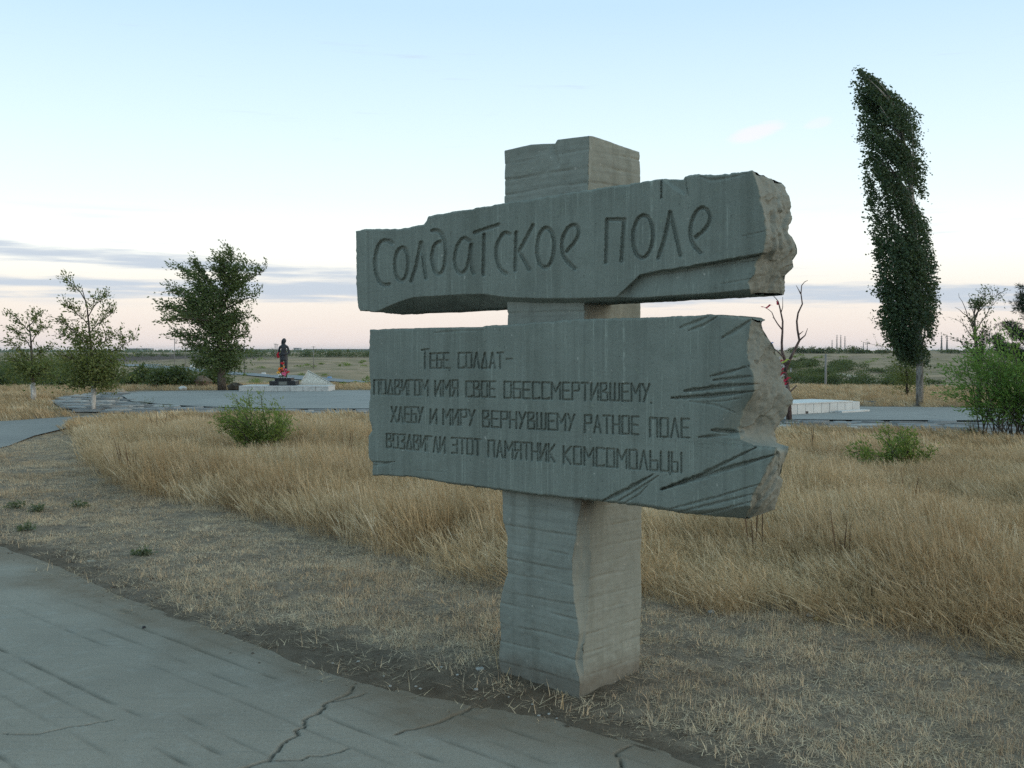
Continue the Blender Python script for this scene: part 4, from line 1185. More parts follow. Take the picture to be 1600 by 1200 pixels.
def young_tree(D, base_px, trunk, limbs, name, label, seed, white, leafm, ls, cat='tree', tl=.45, lpt=8, twigs=12, r=.07, wind=.35, clouds=(), tw_r=.006, bark=None, white_h=0.0, droop=0.0):
    p = Plant(seed); rs = p.rs
    b = atp(base_px[0], base_px[1], D); b.z = float(gz(np.array([b.x]), np.array([b.y]))[0])
    pts = [b] + [atp(x, y, D) for x, y in trunk]
    nn = len(pts)
    p.w.tube(pts, [r * (1 - .85 * (i / (nn - 1)) ** 1.0) for i in range(nn)], 8)
    for lb in limbs:
        (x0, y0), (x1, y1) = lb[0], lb[1]; k = lb[2] if len(lb) > 2 else 1.0
        a = atp(x0, y0, D); dd = abs(x1 - x0) / FPX * D
        t1 = atp(x1, y1, D + rs.uniform(-.8, .8) * max(dd, .5))
        L = (t1 - a).length
        p.limb(a, t1, r * .26, bow=(rs.uniform(-.05, .05) * L, 0, .12 * L), twigs=int(twigs * k), tl=tl, lpt=lpt, ls=ls, frm=.2, wind=wind, tw_r=tw_r, droop=droop)
    for (cx, cy, rx, ry, nL) in clouds:
        s_ = D / FPX
        p.cloud(atp(cx, cy, D), (rx * s_, rx * s_ * .8, ry * s_), nL, ls, .55, wind)
    o = p.build(name, label, cat, b, bark or BARK_DK, leafm)
    if white_h:
        wb = MB(); q1 = pts[1]; dirv = (q1 - b); up = b + dirv * min(1, white_h / dirv.length)
        wb.tube([b + Vector((0, 0, -.02)), b.lerp(up, .5), up], [r * 1.12, r * 1.06, r * 1.0], 9)
        wb.build('whitewash', BARK_WH, o, True, off=b)
    return o
young_tree(33.8, (53, 628), [(51, 595), (50, 560), (48, 530), (45, 500)],
    [((52, 590), (20, 560)), ((52, 590), (85, 570)), ((50, 570), (18, 535)), ((50, 560), (76, 545)), ((49, 545), (22, 515)), ((49, 535), (70, 510)), ((47, 520), (20, 492), .8), ((46, 510), (65, 492), .7), ((51, 580), (15, 580), 1), ((51, 585), (90, 590), 1)],
    'young_tree', 'small thin tree with a whitewashed trunk, at the far left edge of the photo', 21, True, LF_BIR, .095, tl=.36, lpt=13, twigs=17, r=.075, clouds=[(50, 575, 50, 26, 1900)], white_h=.62)
young_tree(28.7, (146, 641), [(146, 600), (144, 560), (140, 520), (136, 480), (128, 450)],
    [((146, 600), (105, 580)), ((146, 598), (195, 590), 1.3), ((145, 585), (100, 555), 1.2), ((145, 575), (212, 530), 1.3), ((144, 560), (98, 520), 1.2), ((144, 550), (190, 520), 1), ((143, 545), (95, 500), 1), ((141, 520), (180, 487), 1),
     ((140, 510), (104, 478), .9), ((138, 495), (168, 460), .9), ((134, 470), (104, 436), .8), ((146, 605), (165, 600), 1.4), ((146, 605), (120, 600), 1.4), ((145, 590), (180, 565), 1.2), ((145, 590), (175, 605), 1.2)],
    'young_tree', 'straggly young tree with a whitewashed trunk on the edge of the side path', 22, True, LF_BIR, .085, tl=.34, lpt=13, twigs=18, r=.062, clouds=[(143, 572, 56, 34, 3600), (140, 530, 28, 30, 700)], white_h=.72)
young_tree(43, (347, 609), [(346, 590), (345, 560), (342, 520), (345, 470), (355, 430)],
    [((345, 560), (300, 540), 2), ((345, 555), (385, 545), 1.6), ((344, 545), (275, 520), 2), ((344, 540), (390, 520), 1.6), ((343, 520), (262, 478), 2.4), ((343, 520), (392, 495), 1.8), ((343, 505), (268, 500), 2.2), ((343, 500), (275, 455), 2.4),
     ((344, 490), (285, 420), 2.6), ((344, 490), (402, 462), 1.6), ((346, 470), (310, 415), 2.6), ((346, 470), (414, 423), 2.4), ((348, 460), (365, 395), 2.4), ((350, 450), (385, 415), 2), ((350, 445), (350, 410), 2), ((345, 480), (372, 450), 2),
     ((344, 500), (320, 450), 2.6), ((344, 530), (310, 490), 2.4), ((344, 530), (370, 500), 2.2), ((345, 570), (372, 575), 1.4), ((345, 570), (312, 575), 1.3)],
    'elm_tree', 'large windblown leafy tree standing to the left of the statue', 23, False, LF_ELM, .115, tl=.62, lpt=22, twigs=16, r=.19, tw_r=.004, wind=.7,
    clouds=[(342, 520, 38, 52, 4200), (332, 470, 40, 34, 2600), (348, 565, 36, 22, 1800), (368, 440, 26, 28, 1100), (300, 480, 24, 24, 800)])
young_tree(36, (1417, 624), [(1417, 590), (1414, 560), (1410, 535)],
    [((1418, 622), (1402, 556), 1.2), ((1417, 620), (1434, 560), 1.2), ((1415, 575), (1392, 530), .8), ((1412, 550), (1375, 508), 1), ((1410, 540), (1362, 500), .9), ((1414, 565), (1372, 545), .6), ((1416, 590), (1440, 560), .8), ((1416, 590), (1403, 560), .8), ((1414, 560), (1350, 535), .6), ((1414, 560), (1385, 495), .6)],
    'thin_tree', 'thin half bare tree at the foot of the tall poplar', 24, False, LF_BIR, .07, tl=.35, lpt=4, twigs=10, r=.05, clouds=[(1418, 585, 30, 34, 1900)], tw_r=.005)
young_tree(30, (1530, 622), [(1529, 590), (1527, 560), (1524, 520), (1522, 490), (1528, 465)],
    [((1528, 575), (1508, 535), 1), ((1528, 570), (1548, 520), 1.2), ((1526, 540), (1500, 500), .25), ((1525, 525), (1498, 458), .0), ((1524, 515), (1513, 460), .0), ((1524, 520), (1556, 470), .9), ((1523, 500), (1540, 460), 1.4), ((1523, 495), (1562, 458), 1.4),
     ((1527, 560), (1485, 525), .25), ((1527, 560), (1520, 500), 1.4), ((1528, 565), (1538, 510), 1.4), ((1524, 510), (1492, 480), .0)],
    'half_dead_tree', 'half dead tree with a leafy top and bare twigs behind the green shrub', 25, False, LF_ELM, .075, tl=.34, lpt=8, twigs=13, r=.075, clouds=[(1528, 475, 14, 9, 260), (1530, 560, 12, 26, 700)])

# pine at the right edge
def pine():
    D = 30.0; p = Plant(31); rs = p.rs
    b = atp(1628, 640, D); b.z = 0
    p.w.tube([b, atp(1628, 540, D), atp(1622, 440, D)], [.16, .12, .05], 9)
    for (x0, y0, x1, y1) in [(1628, 600, 1572, 575), (1628, 585, 1550, 535), (1628, 570, 1548, 512 + 20), (1627, 560, 1575, 510), (1626, 520, 1592, 470), (1628, 580, 1585, 590), (1625, 500, 1600, 452), (1627, 540, 1585, 520), (1628, 600, 1680, 570), (1627, 560, 1690, 520), (1625, 500, 1660, 460), (1628, 575, 1600, 560), (1628, 560, 1566, 550)]:
        a = atp(x0, y0, D); t1 = atp(x1, y1, D + rs.uniform(-.4, .4))
        p.w.tube([a, (a + t1) * .5 - Vector((0, 0, .08)), t1], [.035, .025, .012], 5)
        for k in range(30):
            f = rs.uniform(.35, 1.05); c = a.lerp(t1, f) + Vector((rs.gauss(0, .13), rs.gauss(0, .13), rs.gauss(0.03, .09)))
            for q in range(60):
                d = Vector((rs.gauss(0, .8), rs.gauss(0, .8), rs.gauss(.3, .6))).normalized()
                p.leaf(c + d * .04, d, .13, .10)
    p.build('pine_tree', 'dark pine tree reaching in from the right edge of the photo', 'tree', b, BARK_DK, LF_PIN)
pine()

# shrubs in and behind the grass
def shrub(px, py, D, w, h, stems, name, label, seed, leafm, ls=.05, tl=.2, twigs=9, lpt=9, asp=.35, wind=.4, spread=1.0, bark=None, r=.012, lean=-.15):
    p = Plant(seed); rs = p.rs
    b = atp(px, py, D); b.z = float(gz(np.array([b.x]), np.array([b.y]))[0])
    for k in range(stems):
        a = b + Vector((rs.uniform(-.25, .25) * w, rs.uniform(-.25, .25) * w, 0))
        u = rs.uniform(-1, 1); v = rs.uniform(-1, 1)
        H = h * rs.uniform(.6, 1.05) * (1 - .35 * u * u)
        tip = b + Vector((u * w * .5 * spread + lean * h, v * w * .45, H))
        p.limb(a, tip, r * rs.uniform(.6, 1.1), bow=(rs.uniform(-.05, .1) * w, 0, .1 * h), twigs=twigs, tl=tl, lpt=lpt, ls=ls, asp=asp, frm=.22, wind=wind, sides=4, tw_r=.002, nseg=7, up=.15)
    return p.build(name, label, 'bush', b, bark or BARK_DK, leafm, trunk_name='stems', crown_name='foliage')
shrub(418, 722, 15.0, .98, .95, 34, 'willow_bush', 'feathery green bush growing in the tall grass left of the monument', 41, LF_BSH, ls=.06, tl=.17, twigs=14, lpt=14, asp=.22)
shrub(1398, 758, 12.9, .86, .62, 24, 'low_bush', 'low olive green bush in the tall grass right of the monument', 42, LF_BSH, ls=.05, tl=.15, twigs=11, lpt=10, asp=.4, lean=-.1)
shrub(1572, 692, 19.0, 1.65, 1.95, 40, 'green_shrub', 'big bright green shrub on thin stems at the right edge of the plaza', 43, LF_SHR, ls=.085, tl=.34, twigs=11, lpt=12, asp=.3, wind=.3, r=.014, lean=-.1)
shrub(1640, 694, 18.6, 1.3, 1.5, 24, 'green_shrub', 'green shrub cut by the right edge of the photo beside the big one', 44, LF_SHR, ls=.09, tl=.28, twigs=11, lpt=12, asp=.3, wind=.3, r=.014)
shrub(1525, 692, 18.9, .45, .40, 9, 'twiggy_bush', 'small dry twiggy bush at the left foot of the big green shrub', 45, LF_BSH, ls=.035, tl=.12, twigs=6, lpt=3, asp=.3)
def weed(px, py, s, label, seed, name='green_weed'):
    p = Plant(seed); rs = p.rs; b = Vector(gnd(px, py)); b.z = float(gz(np.array([b.x]), np.array([b.y]))[0])
    for k in range(9):
        a = rs.uniform(0, 6.28); tip = b + Vector((math.cos(a) * s * rs.uniform(.3, 1), math.sin(a) * s * rs.uniform(.3, 1), s * rs.uniform(.12, .32)))
        p.limb(b, tip, .003, twigs=4, tl=s * .3, lpt=4, ls=.035, asp=.5, wind=.1, sides=3, nseg=4)
    p.build(name, label, 'weed', b, BARK_RD, LF_WD, trunk_name='stems', crown_name='leaves')
weed(28, 799, 0.079, 'small blue green weed in the mown strip at the left photo edge', 51)
weed(58, 803, 0.086, 'green weed in the mown strip, the middle one of the upper three', 52)
weed(127, 797, 0.086, 'dark green weed in the mown strip, rightmost of the upper three', 53)
weed(41, 832, 0.065, 'lone green weed close to the bare soil by the road at far left', 54)
weed(222, 872, 0.065, 'flat green weed in the middle of the mown strip, nearest to the road', 55)
weed(84, 641, .40, 'tall green weed on the verge where the side path meets the flagstones', 56)
weed(225, 632, .55, 'green weed patch growing in the joint of the plaza, left end', 57)
weed(262, 637, .35, 'dull green weed patch growing in the joint of the plaza, right end', 58)
weed(1243, 668, .4, 'leafy green weed beside the torn end of the lower slab', 59)

# dead tree hung with ribbons behind the slab
def dead_tree():
    D = 24.0; p = Plant(61)
    def tb(l, r0, r1):
        pts = [atp(x, y, D + k * .03) for k, (x, y) in enumerate(l)]
        p.w.tube(pts, [r0 + (r1 - r0) * i / (len(l) - 1) for i in range(len(l))], 6)
    b = atp(1233, 660, D); b.z = 0
    p.w.tube([b, atp(1232, 620, D), atp(1230, 600, D)], [.07, .055, .045], 8)
    tb([(1230, 600), (1227, 580), (1226, 561), (1222, 550), (1221.5, 535), (1222.5, 520), (1223, 502), (1219, 483), (1216, 471), (1212, 466), (1207, 461)], .042, .006)
    tb([(1220, 490), (1223, 480), (1223, 464)], .012, .005); tb([(1222, 515), (1215, 506), (1210, 498), (1206, 488), (1200, 483), (1193, 479.5)], .018, .005)
    tb([(1210, 498), (1207, 496)], .008, .004)
    tb([(1227, 580), (1234, 562), (1241, 548), (1249, 532), (1246, 515), (1245, 502), (1247, 489), (1253.7, 475), (1251.5, 459), (1252.6, 446), (1257, 440.6), (1262, 438)], .036, .005)
    tb([(1251, 459), (1248, 453), (1244, 446)], .014, .005); tb([(1250, 531), (1258, 524), (1262, 513)], .02, .005); tb([(1248, 523), (1255, 517.5)], .014, .006)
    tb([(1226, 561), (1218, 552), (1210, 545), (1204, 540)], .02, .006); tb([(1230, 575), (1235, 562), (1235, 555)], .018, .006); tb([(1231, 616), (1240, 607), (1245, 602)], .02, .012)
    o = p.build('dead_tree', 'bare twisted dead tree with crooked limbs standing beyond the slab ends', 'tree', b, BARK_RD, None)
    red, whi, blu, gry = flat('red_cloth', (.33, .02, .05), .5), flat('white_cloth', (.42, .40, .40), .3), flat('blue_cloth', (.10, .22, .5), .2), flat('green_cloth', (.35, .45, .08), .2)
    rs = random.Random(9)
    spots = [(1226, 566, red), (1229, 572, whi), (1228, 578, red), (1231, 583, red), (1225, 584, red), (1229, 590, whi), (1232, 592, red), (1228, 597, red), (1224, 573, whi), (1232, 576, whi), (1231, 564, gry), (1222, 560, whi), (1205, 478, red), (1212, 537, blu), (1214, 473, red), (1233, 600, red), (1221, 590, red), (1229, 605, whi)]
    for x, y, m in spots:
        nm = {id(red): 'red', id(whi): 'white', id(blu): 'blue', id(gry): 'yellow green'}[id(m)]
        c = atp(x, y, D - .09); mb = MB(); n = 5
        w = rs.uniform(.010, .019); c = c + Vector((rs.uniform(-.06, .06), rs.uniform(-.02, .04), rs.uniform(-.03, .05))); dx = rs.uniform(-.14, .02); L = rs.uniform(.05, .15)
        pts = [c + Vector((dx * k / n * 2, rs.uniform(-.02, .01), -L * k / n + .03 * math.sin(k * 1.7))) for k in range(n + 1)]
        vv = []
        for q in pts: vv += [q + Vector((-w, 0, .012)), q + Vector((w, -.006, -.008))]
        vv2 = [v + Vector((0, .004, 0)) for v in vv]
        mb.add(vv, [(2 * k, 2 * k + 1, 2 * k + 3, 2 * k + 2) for k in range(n)]); mb.add(vv2, [(2 * k + 2, 2 * k + 3, 2 * k + 1, 2 * k) for k in range(n)])
        low = y > 540
        if y > 540: lab, grp = f'{nm} cloth ribbon tied round the trunk of the dead tree', f'{nm} ribbons on the trunk of the dead tree'
        else: lab, grp = {(1205, 478): 'red ribbon fluttering on the thin left twig of the dead tree', (1214, 473): 'red ribbon near the top of the dead tree under the slab', (1212, 537): 'blue ribbon on the left fork of the dead tree'}[(x, y)], 'ribbons on the branches of the dead tree'
        if nm == 'yellow green': grp = None; lab = 'yellow green ribbon tied to the fork of the dead tree'
        q = mb.build('ribbon', m, None, off=c, loc=c); tag(q, lab, 'ribbon', grp)
dead_tree()

# ------------------------------------------------------------------ the statue, its plinth, flowers and the stone letter
M_WHITE = flat('whitewashed_stone', (.55, .55, .54), .25, 4)
M_BLACK = flat('black_granite', (.02, .022, .026), .2, 20, .35)
M_STAT = flat('dark_bronze', (.035, .036, .042), .25, 9, .45)
def platform():
    D0 = gnd(440, 612.5)[1]
    xl = atp(373.5, 612, D0).x; xr = atp(513.5, 612, D0).x
    o = empty('statue_platform', (0.5 * (xl + xr), D0 + .8, .03), 'low whitewashed platform under the dark statue at the rear of the plaza', 'platform')
    off = o.location
    # coping slabs and worn blocks along the face
    rs = random.Random(4); mb = MB(); n = 7; W_m = xr - xl
    mb.box((0, .03, .085), (W_m - .03, 1.55, .17)); mb.build('core', M_WHITE, o)
    bl = MB(); bl.box((0, 0, 0), (W_m / n - .012, .06, .165)); me = bl.mesh('block')
    mo = flat('peeling_whitewash', (.46, .47, .46), .5, 7)
    for k in range(n):
        obj('block', me, mo, o, (-W_m / 2 + W_m / n * (k + .5), -.8 + rs.uniform(-.006, .006), .085))
    tp = MB(); tp.box((0, 0, 0), (W_m / n - .008, 1.68, .035)); me = tp.mesh('coping')
    for k in range(n):
        obj('coping', me, M_WHITE, o, (-W_m / 2 + W_m / n * (k + .5), 0, .19 + rs.uniform(-.003, .003)))
    # plinth
    s = (D0 + .35) / FPX; top = .03 + .21
    pc = Vector((atp(443.3, 603, D0 + .6).x, D0 + .75, top))
    pl = empty('plinth', pc, 'stepped black granite plinth carrying the statue', 'plinth')
    a = MB(); a.box((0, 0, .0875), (40.5 * s, .8, .175)); a.build('lower_step', M_BLACK, pl)
    a = MB(); a.box((0, .02, .176 + .06), (25.5 * s, .62, .12)); a.build('upper_step', M_BLACK, pl)
    a = MB(); a.box((.02, -.402, .0875), (.33, .008, .13)); a.build('plaque', flat('grey_plaque', (.12, .13, .12), .2, 30, .5), pl)
    for k in range(4):
        a = MB(); a.box((.02, -.409, .135 - k * .03), (.25 - .03 * (k % 2), .006, .007)); a.build('text_line', flat('plaque_engraving', (.32, .32, .30), .1), pl)
    return pc + Vector((-.02, 0, .297)), s, D0
foot, s_m, D0 = platform()

def statue(foot):
    k = 1.0
    J = {'pelvis': (0, 0, .80), 'waist': (0, .0, .93), 'chest': (0, -.01, 1.12), 'neckb': (0, 0, 1.26), 'neck': (.005, -.005, 1.32), 'head': (.012, -.015, 1.43), 'crown': (.012, -.01, 1.52),
         'hipl': (-.085, 0, .76), 'kneel': (-.09, -.015, .42), 'ankl': (-.095, .01, .09), 'toel': (-.10, -.12, .035),
         'hipr': (.085, 0, .76), 'kneer': (.09, -.03, .42), 'ankr': (.092, .0, .09), 'toer': (.10, -.13, .035),
         'shl': (-.155, 0, 1.21), 'ell': (-.215, .03, .96), 'wrl': (-.10, -.17, .90), 'shr': (.155, 0, 1.21), 'elr': (.21, .03, .96), 'wrr': (.06, -.18, .92), 'hal': (-.04, -.20, .92), 'har': (.0, -.205, .945)}
    Rr = {'pelvis': .125, 'waist': .105, 'chest': .12, 'neckb': .075, 'neck': .045, 'head': .078, 'crown': .06, 'hipl': .085, 'kneel': .062, 'ankl': .045, 'toel': .032, 'hipr': .085, 'kneer': .062, 'ankr': .045, 'toer': .032,
          'shl': .055, 'ell': .043, 'wrl': .030, 'shr': .055, 'elr': .043, 'wrr': .030, 'hal': .03, 'har': .03}
    E = [('pelvis', 'waist'), ('waist', 'chest'), ('chest', 'neckb'), ('neckb', 'neck'), ('neck', 'head'), ('head', 'crown'), ('pelvis', 'hipl'), ('hipl', 'kneel'), ('kneel', 'ankl'), ('ankl', 'toel'),
         ('pelvis', 'hipr'), ('hipr', 'kneer'), ('kneer', 'ankr'), ('ankr', 'toer'), ('neckb', 'shl'), ('shl', 'ell'), ('ell', 'wrl'), ('wrl', 'hal'), ('neckb', 'shr'), ('shr', 'elr'), ('elr', 'wrr'), ('wrr', 'har')]
    names = list(J); me = bpy.data.meshes.new('body'); me.from_pydata([J[n_] for n_ in names], [(names.index(a), names.index(b)) for a, b in E], []); me.update()
    root = empty('statue', foot, 'dark bronze statue of a standing girl on the black plinth', 'statue')
    tmp = bpy.data.objects.new('body_tmp', me); COL.objects.link(tmp)
    sk = tmp.modifiers.new('skin', 'SKIN')
    for i, n_ in enumerate(names):
        v = me.skin_vertices[0].data[i]; v.radius = (Rr[n_], Rr[n_] * (.72 if n_ in ('pelvis', 'waist', 'chest') else 1)); v.use_root = (n_ == 'pelvis')
    sub = tmp.modifiers.new('sub', 'SUBSURF'); sub.levels = 2
    dg = bpy.context.evaluated_depsgraph_get(); m2 = bpy.data.meshes.new_from_object(tmp.evaluated_get(dg))
    bpy.data.objects.remove(tmp)
    for pl in m2.polygons: pl.use_smooth = True
    m2.materials.clear()
    obj('body', m2, M_STAT, root)
    def blob(c, r, nm, mat, seg=12):
        V, F = [], []
        for i in range(seg // 2 + 1):
            a = math.pi * i / (seg // 2)
            for j in range(seg):
                b = 2 * math.pi * j / seg
                V.append((c[0] + r[0] * math.sin(a) * math.cos(b), c[1] + r[1] * math.sin(a) * math.sin(b), c[2] + r[2] * math.cos(a)))
        for i in range(seg // 2):
            for j in range(seg): F.append((i * seg + j, (i + 1) * seg + j, (i + 1) * seg + (j + 1) % seg, i * seg + (j + 1) % seg))
        return obj(nm, mesh_np(nm, V, F, True), mat, root)
    blob((.012, .012, 1.455), (.088, .098, .105), 'hair', M_STAT)
    blob((-.075, .02, 1.37), (.03, .035, .12), 'plait', M_STAT)
    blob((.014, -.095, 1.435), (.012, .02, .018), 'nose', M_STAT, 8)
    # tunic skirt to the hips
    V, F = [], []; prof = [(.135, 1.02), (.14, .92), (.155, .82), (.165, .70)]
    for r_, z_ in prof:
        for j in range(16):
            b = 2 * math.pi * j / 16; V.append((r_ * math.cos(b), r_ * .72 * math.sin(b), z_))
    for i in range(3):
        for j in range(16): F.append((i * 16 + j, i * 16 + (j + 1) % 16, (i + 1) * 16 + (j + 1) % 16, (i + 1) * 16 + j))
    obj('tunic', mesh_np('tunic', V, F, True), M_STAT, root)
    # red scarf over the left elbow
    rc = flat('red_scarf_cloth', (.42, .015, .03), .3)
    mb = MB(); mb.tube([foot + Vector(q) for q in ((-.20, -.05, .99), (-.225, -.03, .92), (-.215, -.06, .85), (-.19, -.05, .78))], [.035, .055, .06, .035], 8)
    q = mb.build('scarf', rc, None, True, off=foot, loc=foot); tag(q, 'red scarf hanging from the crooked arm of the statue', 'scarf')
statue(foot)

def bouquets():
    rs = random.Random(12)
    cols = [('orange', (.85, .22, .03)), ('red', (.55, .015, .03)), ('pink', (.75, .15, .28)), ('yellow', (.85, .45, .08)), ('white', (.75, .70, .7))]
    stem = flat('flower_stem_green', (.05, .10, .03), .3)
    sp_ = [(-.10, -.28, .34, 0, 'upper left in'), (.02, -.30, .38, 0, 'top of'), (.0, -.22, .56, 1, 'highest, above'), (.12, -.28, .30, 2, 'right side of'), (.16, -.26, .22, 1, 'far right of'), (-.13, -.30, .22, 3, 'left of'), (.04, -.33, .16, 2, 'bottom of'), (-.06, -.33, .12, 4, 'lower left of'), (.0, -.31, .26, 1, 'centre of'), (.10, -.33, .12, 2, 'lower right of')]
    for x, y, z, c, where in sp_:
        nm, col = cols[c]; p = foot + Vector((x, y + .02, 0)); g_ = empty('flower_bunch', p, f'bunch of {nm} flowers at the statue feet, {where} the heap', 'flowers', 'flowers at the statue feet')
        mb = MB()
        for k in range(5):
            a = rs.uniform(0, 6.28); mb.tube([Vector((0, 0, 0)), Vector((.02 * math.cos(a), .02 * math.sin(a), z * .6)), Vector((.06 * math.cos(a), .05 * math.sin(a), z))], .006, 4)
        mb.build('stalks', stem, g_)
        mb = MB()
        for k in range(9):
            cx, cy, cz = rs.gauss(0, .035), rs.gauss(0, .03), z + rs.gauss(0, .03)
            for q in range(6):
                a = q * 1.047 + rs.random(); d = Vector((math.cos(a), -.5, math.sin(a))) * .035; e = Vector((-math.sin(a), 0, math.cos(a))) * .016
                c0 = Vector((cx, cy, cz)); mb.add([c0, c0 + d * .6 + e, c0 + d, c0 + d * .6 - e], [(0, 1, 2, 3)])
        mb.build('blossoms', flat(nm + '_petals', col, .25, 30), g_)
bouquets()

def stone_letter():
    D = D0 + .9; top = .03 + .21
    L = atp(468.5, 602, D); Rr = atp(520, 601, D); A = atp(481.5, 579, D + .35)
    xs = .5 * (L.x + Rr.x); o = empty('stone_letter', (xs, D, top), 'white stone triangle shaped like a folded letter, right of the plinth', 'sculpture')
    m, n = newmat('pale_granite'); b = n.noise(gp(n), 22, 3, .7); c = n.noise(gp(n), 3, 3)
    principled(n, n.mix(n.sstep(b, .35, .65), (.34, .33, .29), (.62, .60, .54)), .85, b, .4, .01)
    zt = .075; lx, rx, ax = L.x - xs, Rr.x - xs, A.x - xs; az_ = A.z - top
    base = MB(); base.add([(lx, 0, 0), (rx - .05, 0, 0), (ax, .9, 0), (lx + .0, 0, zt), (rx, 0, zt), (ax, .9, zt)], [(2, 1, 0), (3, 4, 5), (0, 1, 4, 3), (1, 2, 5, 4), (2, 0, 3, 5)]); base.build('base', m, o)
    bd = MB(); bd.add([(lx + .01, .01, zt + .002), (rx - .06, .01, zt + .002), (ax, .85, zt + .002), (ax, .35, az_)], [(2, 1, 0), (0, 1, 3), (1, 2, 3), (2, 0, 3)]); bd.build('folded_sheet', m, o)
    rim = MB()
    P0, P1, P2 = Vector((lx + .03, .0, zt + .02)), Vector((rx - .10, .0, zt + .02)), Vector((ax, .34, az_ + .004))
    rim.tube([P0, P2], .018, 4); rim.build('edge_rib', m, o)
    rim = MB(); rim.tube([P2, P1], .018, 4); rim.build('edge_rib', m, o)
stone_letter()

# ------------------------------------------------------------------ low white wall right of the slab
def low_wall():
    A = Vector(gnd(1150, 654)); B = Vector(gnd(1343, 643.5)); d = (B - A).normalized(); L = (B - A).length; rz = math.atan2(d.y, d.x)
    o = empty('low_wall', (A.x, A.y, .03), 'low whitewashed wall of upright panels on the plaza, right of the slab', 'wall', rz=rz)
    m = flat('stained_whitewash', (.56, .57, .56), .28, 3)
    nP = int(L / .30); w = L / nP; rs = random.Random(2); h = .24
    co = MB(); co.box((L / 2, .62, h / 2), (L, 1.16, h)); co.build('core', M_WHITE, o)
    a = MB(); a.box((0, 0, 0), (w - .016, .05, h)); me = a.mesh('panel')
    for k in range(nP):
        q = obj('panel', me, m, o, (w * (k + .5), .01 + rs.uniform(-.006, .006), h / 2))
    a = MB(); a.box((0, 0, 0), (w * 2 - .006, 1.3, .03)); me = a.mesh('coping')
    for k in range(nP // 2):
        obj('coping', me, m, o, (w * (2 * k + 1), .62, h + .018 + rs.uniform(-.002, .002)))
    a = MB(); a.box((L - .6, -.22, .02), (1.15, .22, .05)); a.build('ledge', m, o)
    s = MB(); s.box((0, 0, .03), (.17, .08, .06)); q = s.build('rubble_block', flat('dark_rubble', (.10, .08, .07), .3), None, loc=tuple(Vector(gnd(1257, 648)) + Vector((0, 0, .03)))); 
    tag(q, 'small dark block lying against the foot of the low white wall', 'stone')
    b = Vector(gnd(1353, 631)); s = MB(); s.box((0, 0, .04), (.55, .12, .05)); q = s.build('grey_kerbstone', flat('grey_kerb', (.17, .18, .18), .2), None, loc=(b.x, b.y, .02)); tag(q, 'short dark grey kerbstone in the grass beyond the low white wall', 'kerbstone')
low_wall()

# ------------------------------------------------------------------ stones, pebbles, straws near by
def rock(px, py, size, label, seed, mat, grp=None, flatn=.6):
    rs = random.Random(seed); V, F = [], []; seg, rg = 9, 5
    b = Vector(gnd(px, py)); b.z = max(0.0, float(gz(np.array([b.x]), np.array([b.y]))[0]))
    for i in range(rg + 1):
        a = math.pi * i / rg
        for j in range(seg):
            t_ = 2 * math.pi * j / seg; r = size * (1 + rs.uniform(-.22, .22))
            V.append((r * math.sin(a) * math.cos(t_), r * .8 * math.sin(a) * math.sin(t_), r * flatn * math.cos(a)))
    for i in range(rg):
        for j in range(seg): F.append((i * seg + j, (i + 1) * seg + j, (i + 1) * seg + (j + 1) % seg, i * seg + (j + 1) % seg))
    tag(obj('stone', mesh_np('stone', V, F), mat, None, (b.x, b.y, b.z + size * flatn * .5)), label, 'stone', grp)
ST_G = flat('grey_stone', (.30, .30, .28), .3, 30); ST_Y = flat('yellow_stone', (.48, .36, .17), .3, 25); ST_D = flat('dark_pebble', (.04, .04, .045), .3, 40)
rock(225, 981, .012, 'dark pebble lying alone on the concrete road', 1, ST_D)
rock(1277, 975, .022, 'ochre stone at the front edge of the tall grass', 2, ST_Y)
rock(1266, 972, .026, 'grey stone beside the ochre one at the edge of the tall grass', 3, ST_G)
rock(1112, 965, .022, 'pale stone at the tall grass edge nearest to the pillar', 4, ST_G)
rock(750, 1054, .022, 'flat pale stone in the soil at the left foot of the pillar', 5, ST_G, flatn=.4)
for k, (x, y) in enumerate([(650, 1078), (657, 1082), (744, 1086), (842, 1121), (858, 1120), (715, 1060), (600, 1060), (520, 1040), (610, 1075), (690, 1050), (795, 1096), (832, 1108), (870, 1125), (560, 1040)]):
    rock(x, y, random.uniform(.005, .011), 'one of the tiny pale pebbles in the bare soil between road and pillar', 60 + k, ST_G, 'tiny pebbles in the bare soil')
mb = MB()
for a, b, h in [((778, 1055), (768, 1030), .06), ((790, 1068), (822, 1050), .07), ((876, 1118), (885, 1108), .05), ((880, 1120), (876, 1104), .06)]:
    P0 = Vector(gnd(*a)); P1 = Vector(gnd(*b)); P0.z = .03; P1 = P0 + (P1 - P0) * .6; P1.z = .03 + h
    mb.tube([P0, (P0 + P1) * .5 + Vector((0, 0, .015)), P1], [.0022, .0018, .001], 4)
o = mb.build('dry_stalks', STRAW); tag(o, 'few dry bent stalks in the soil at the foot of the pillar', 'stalks', kind='stuff')

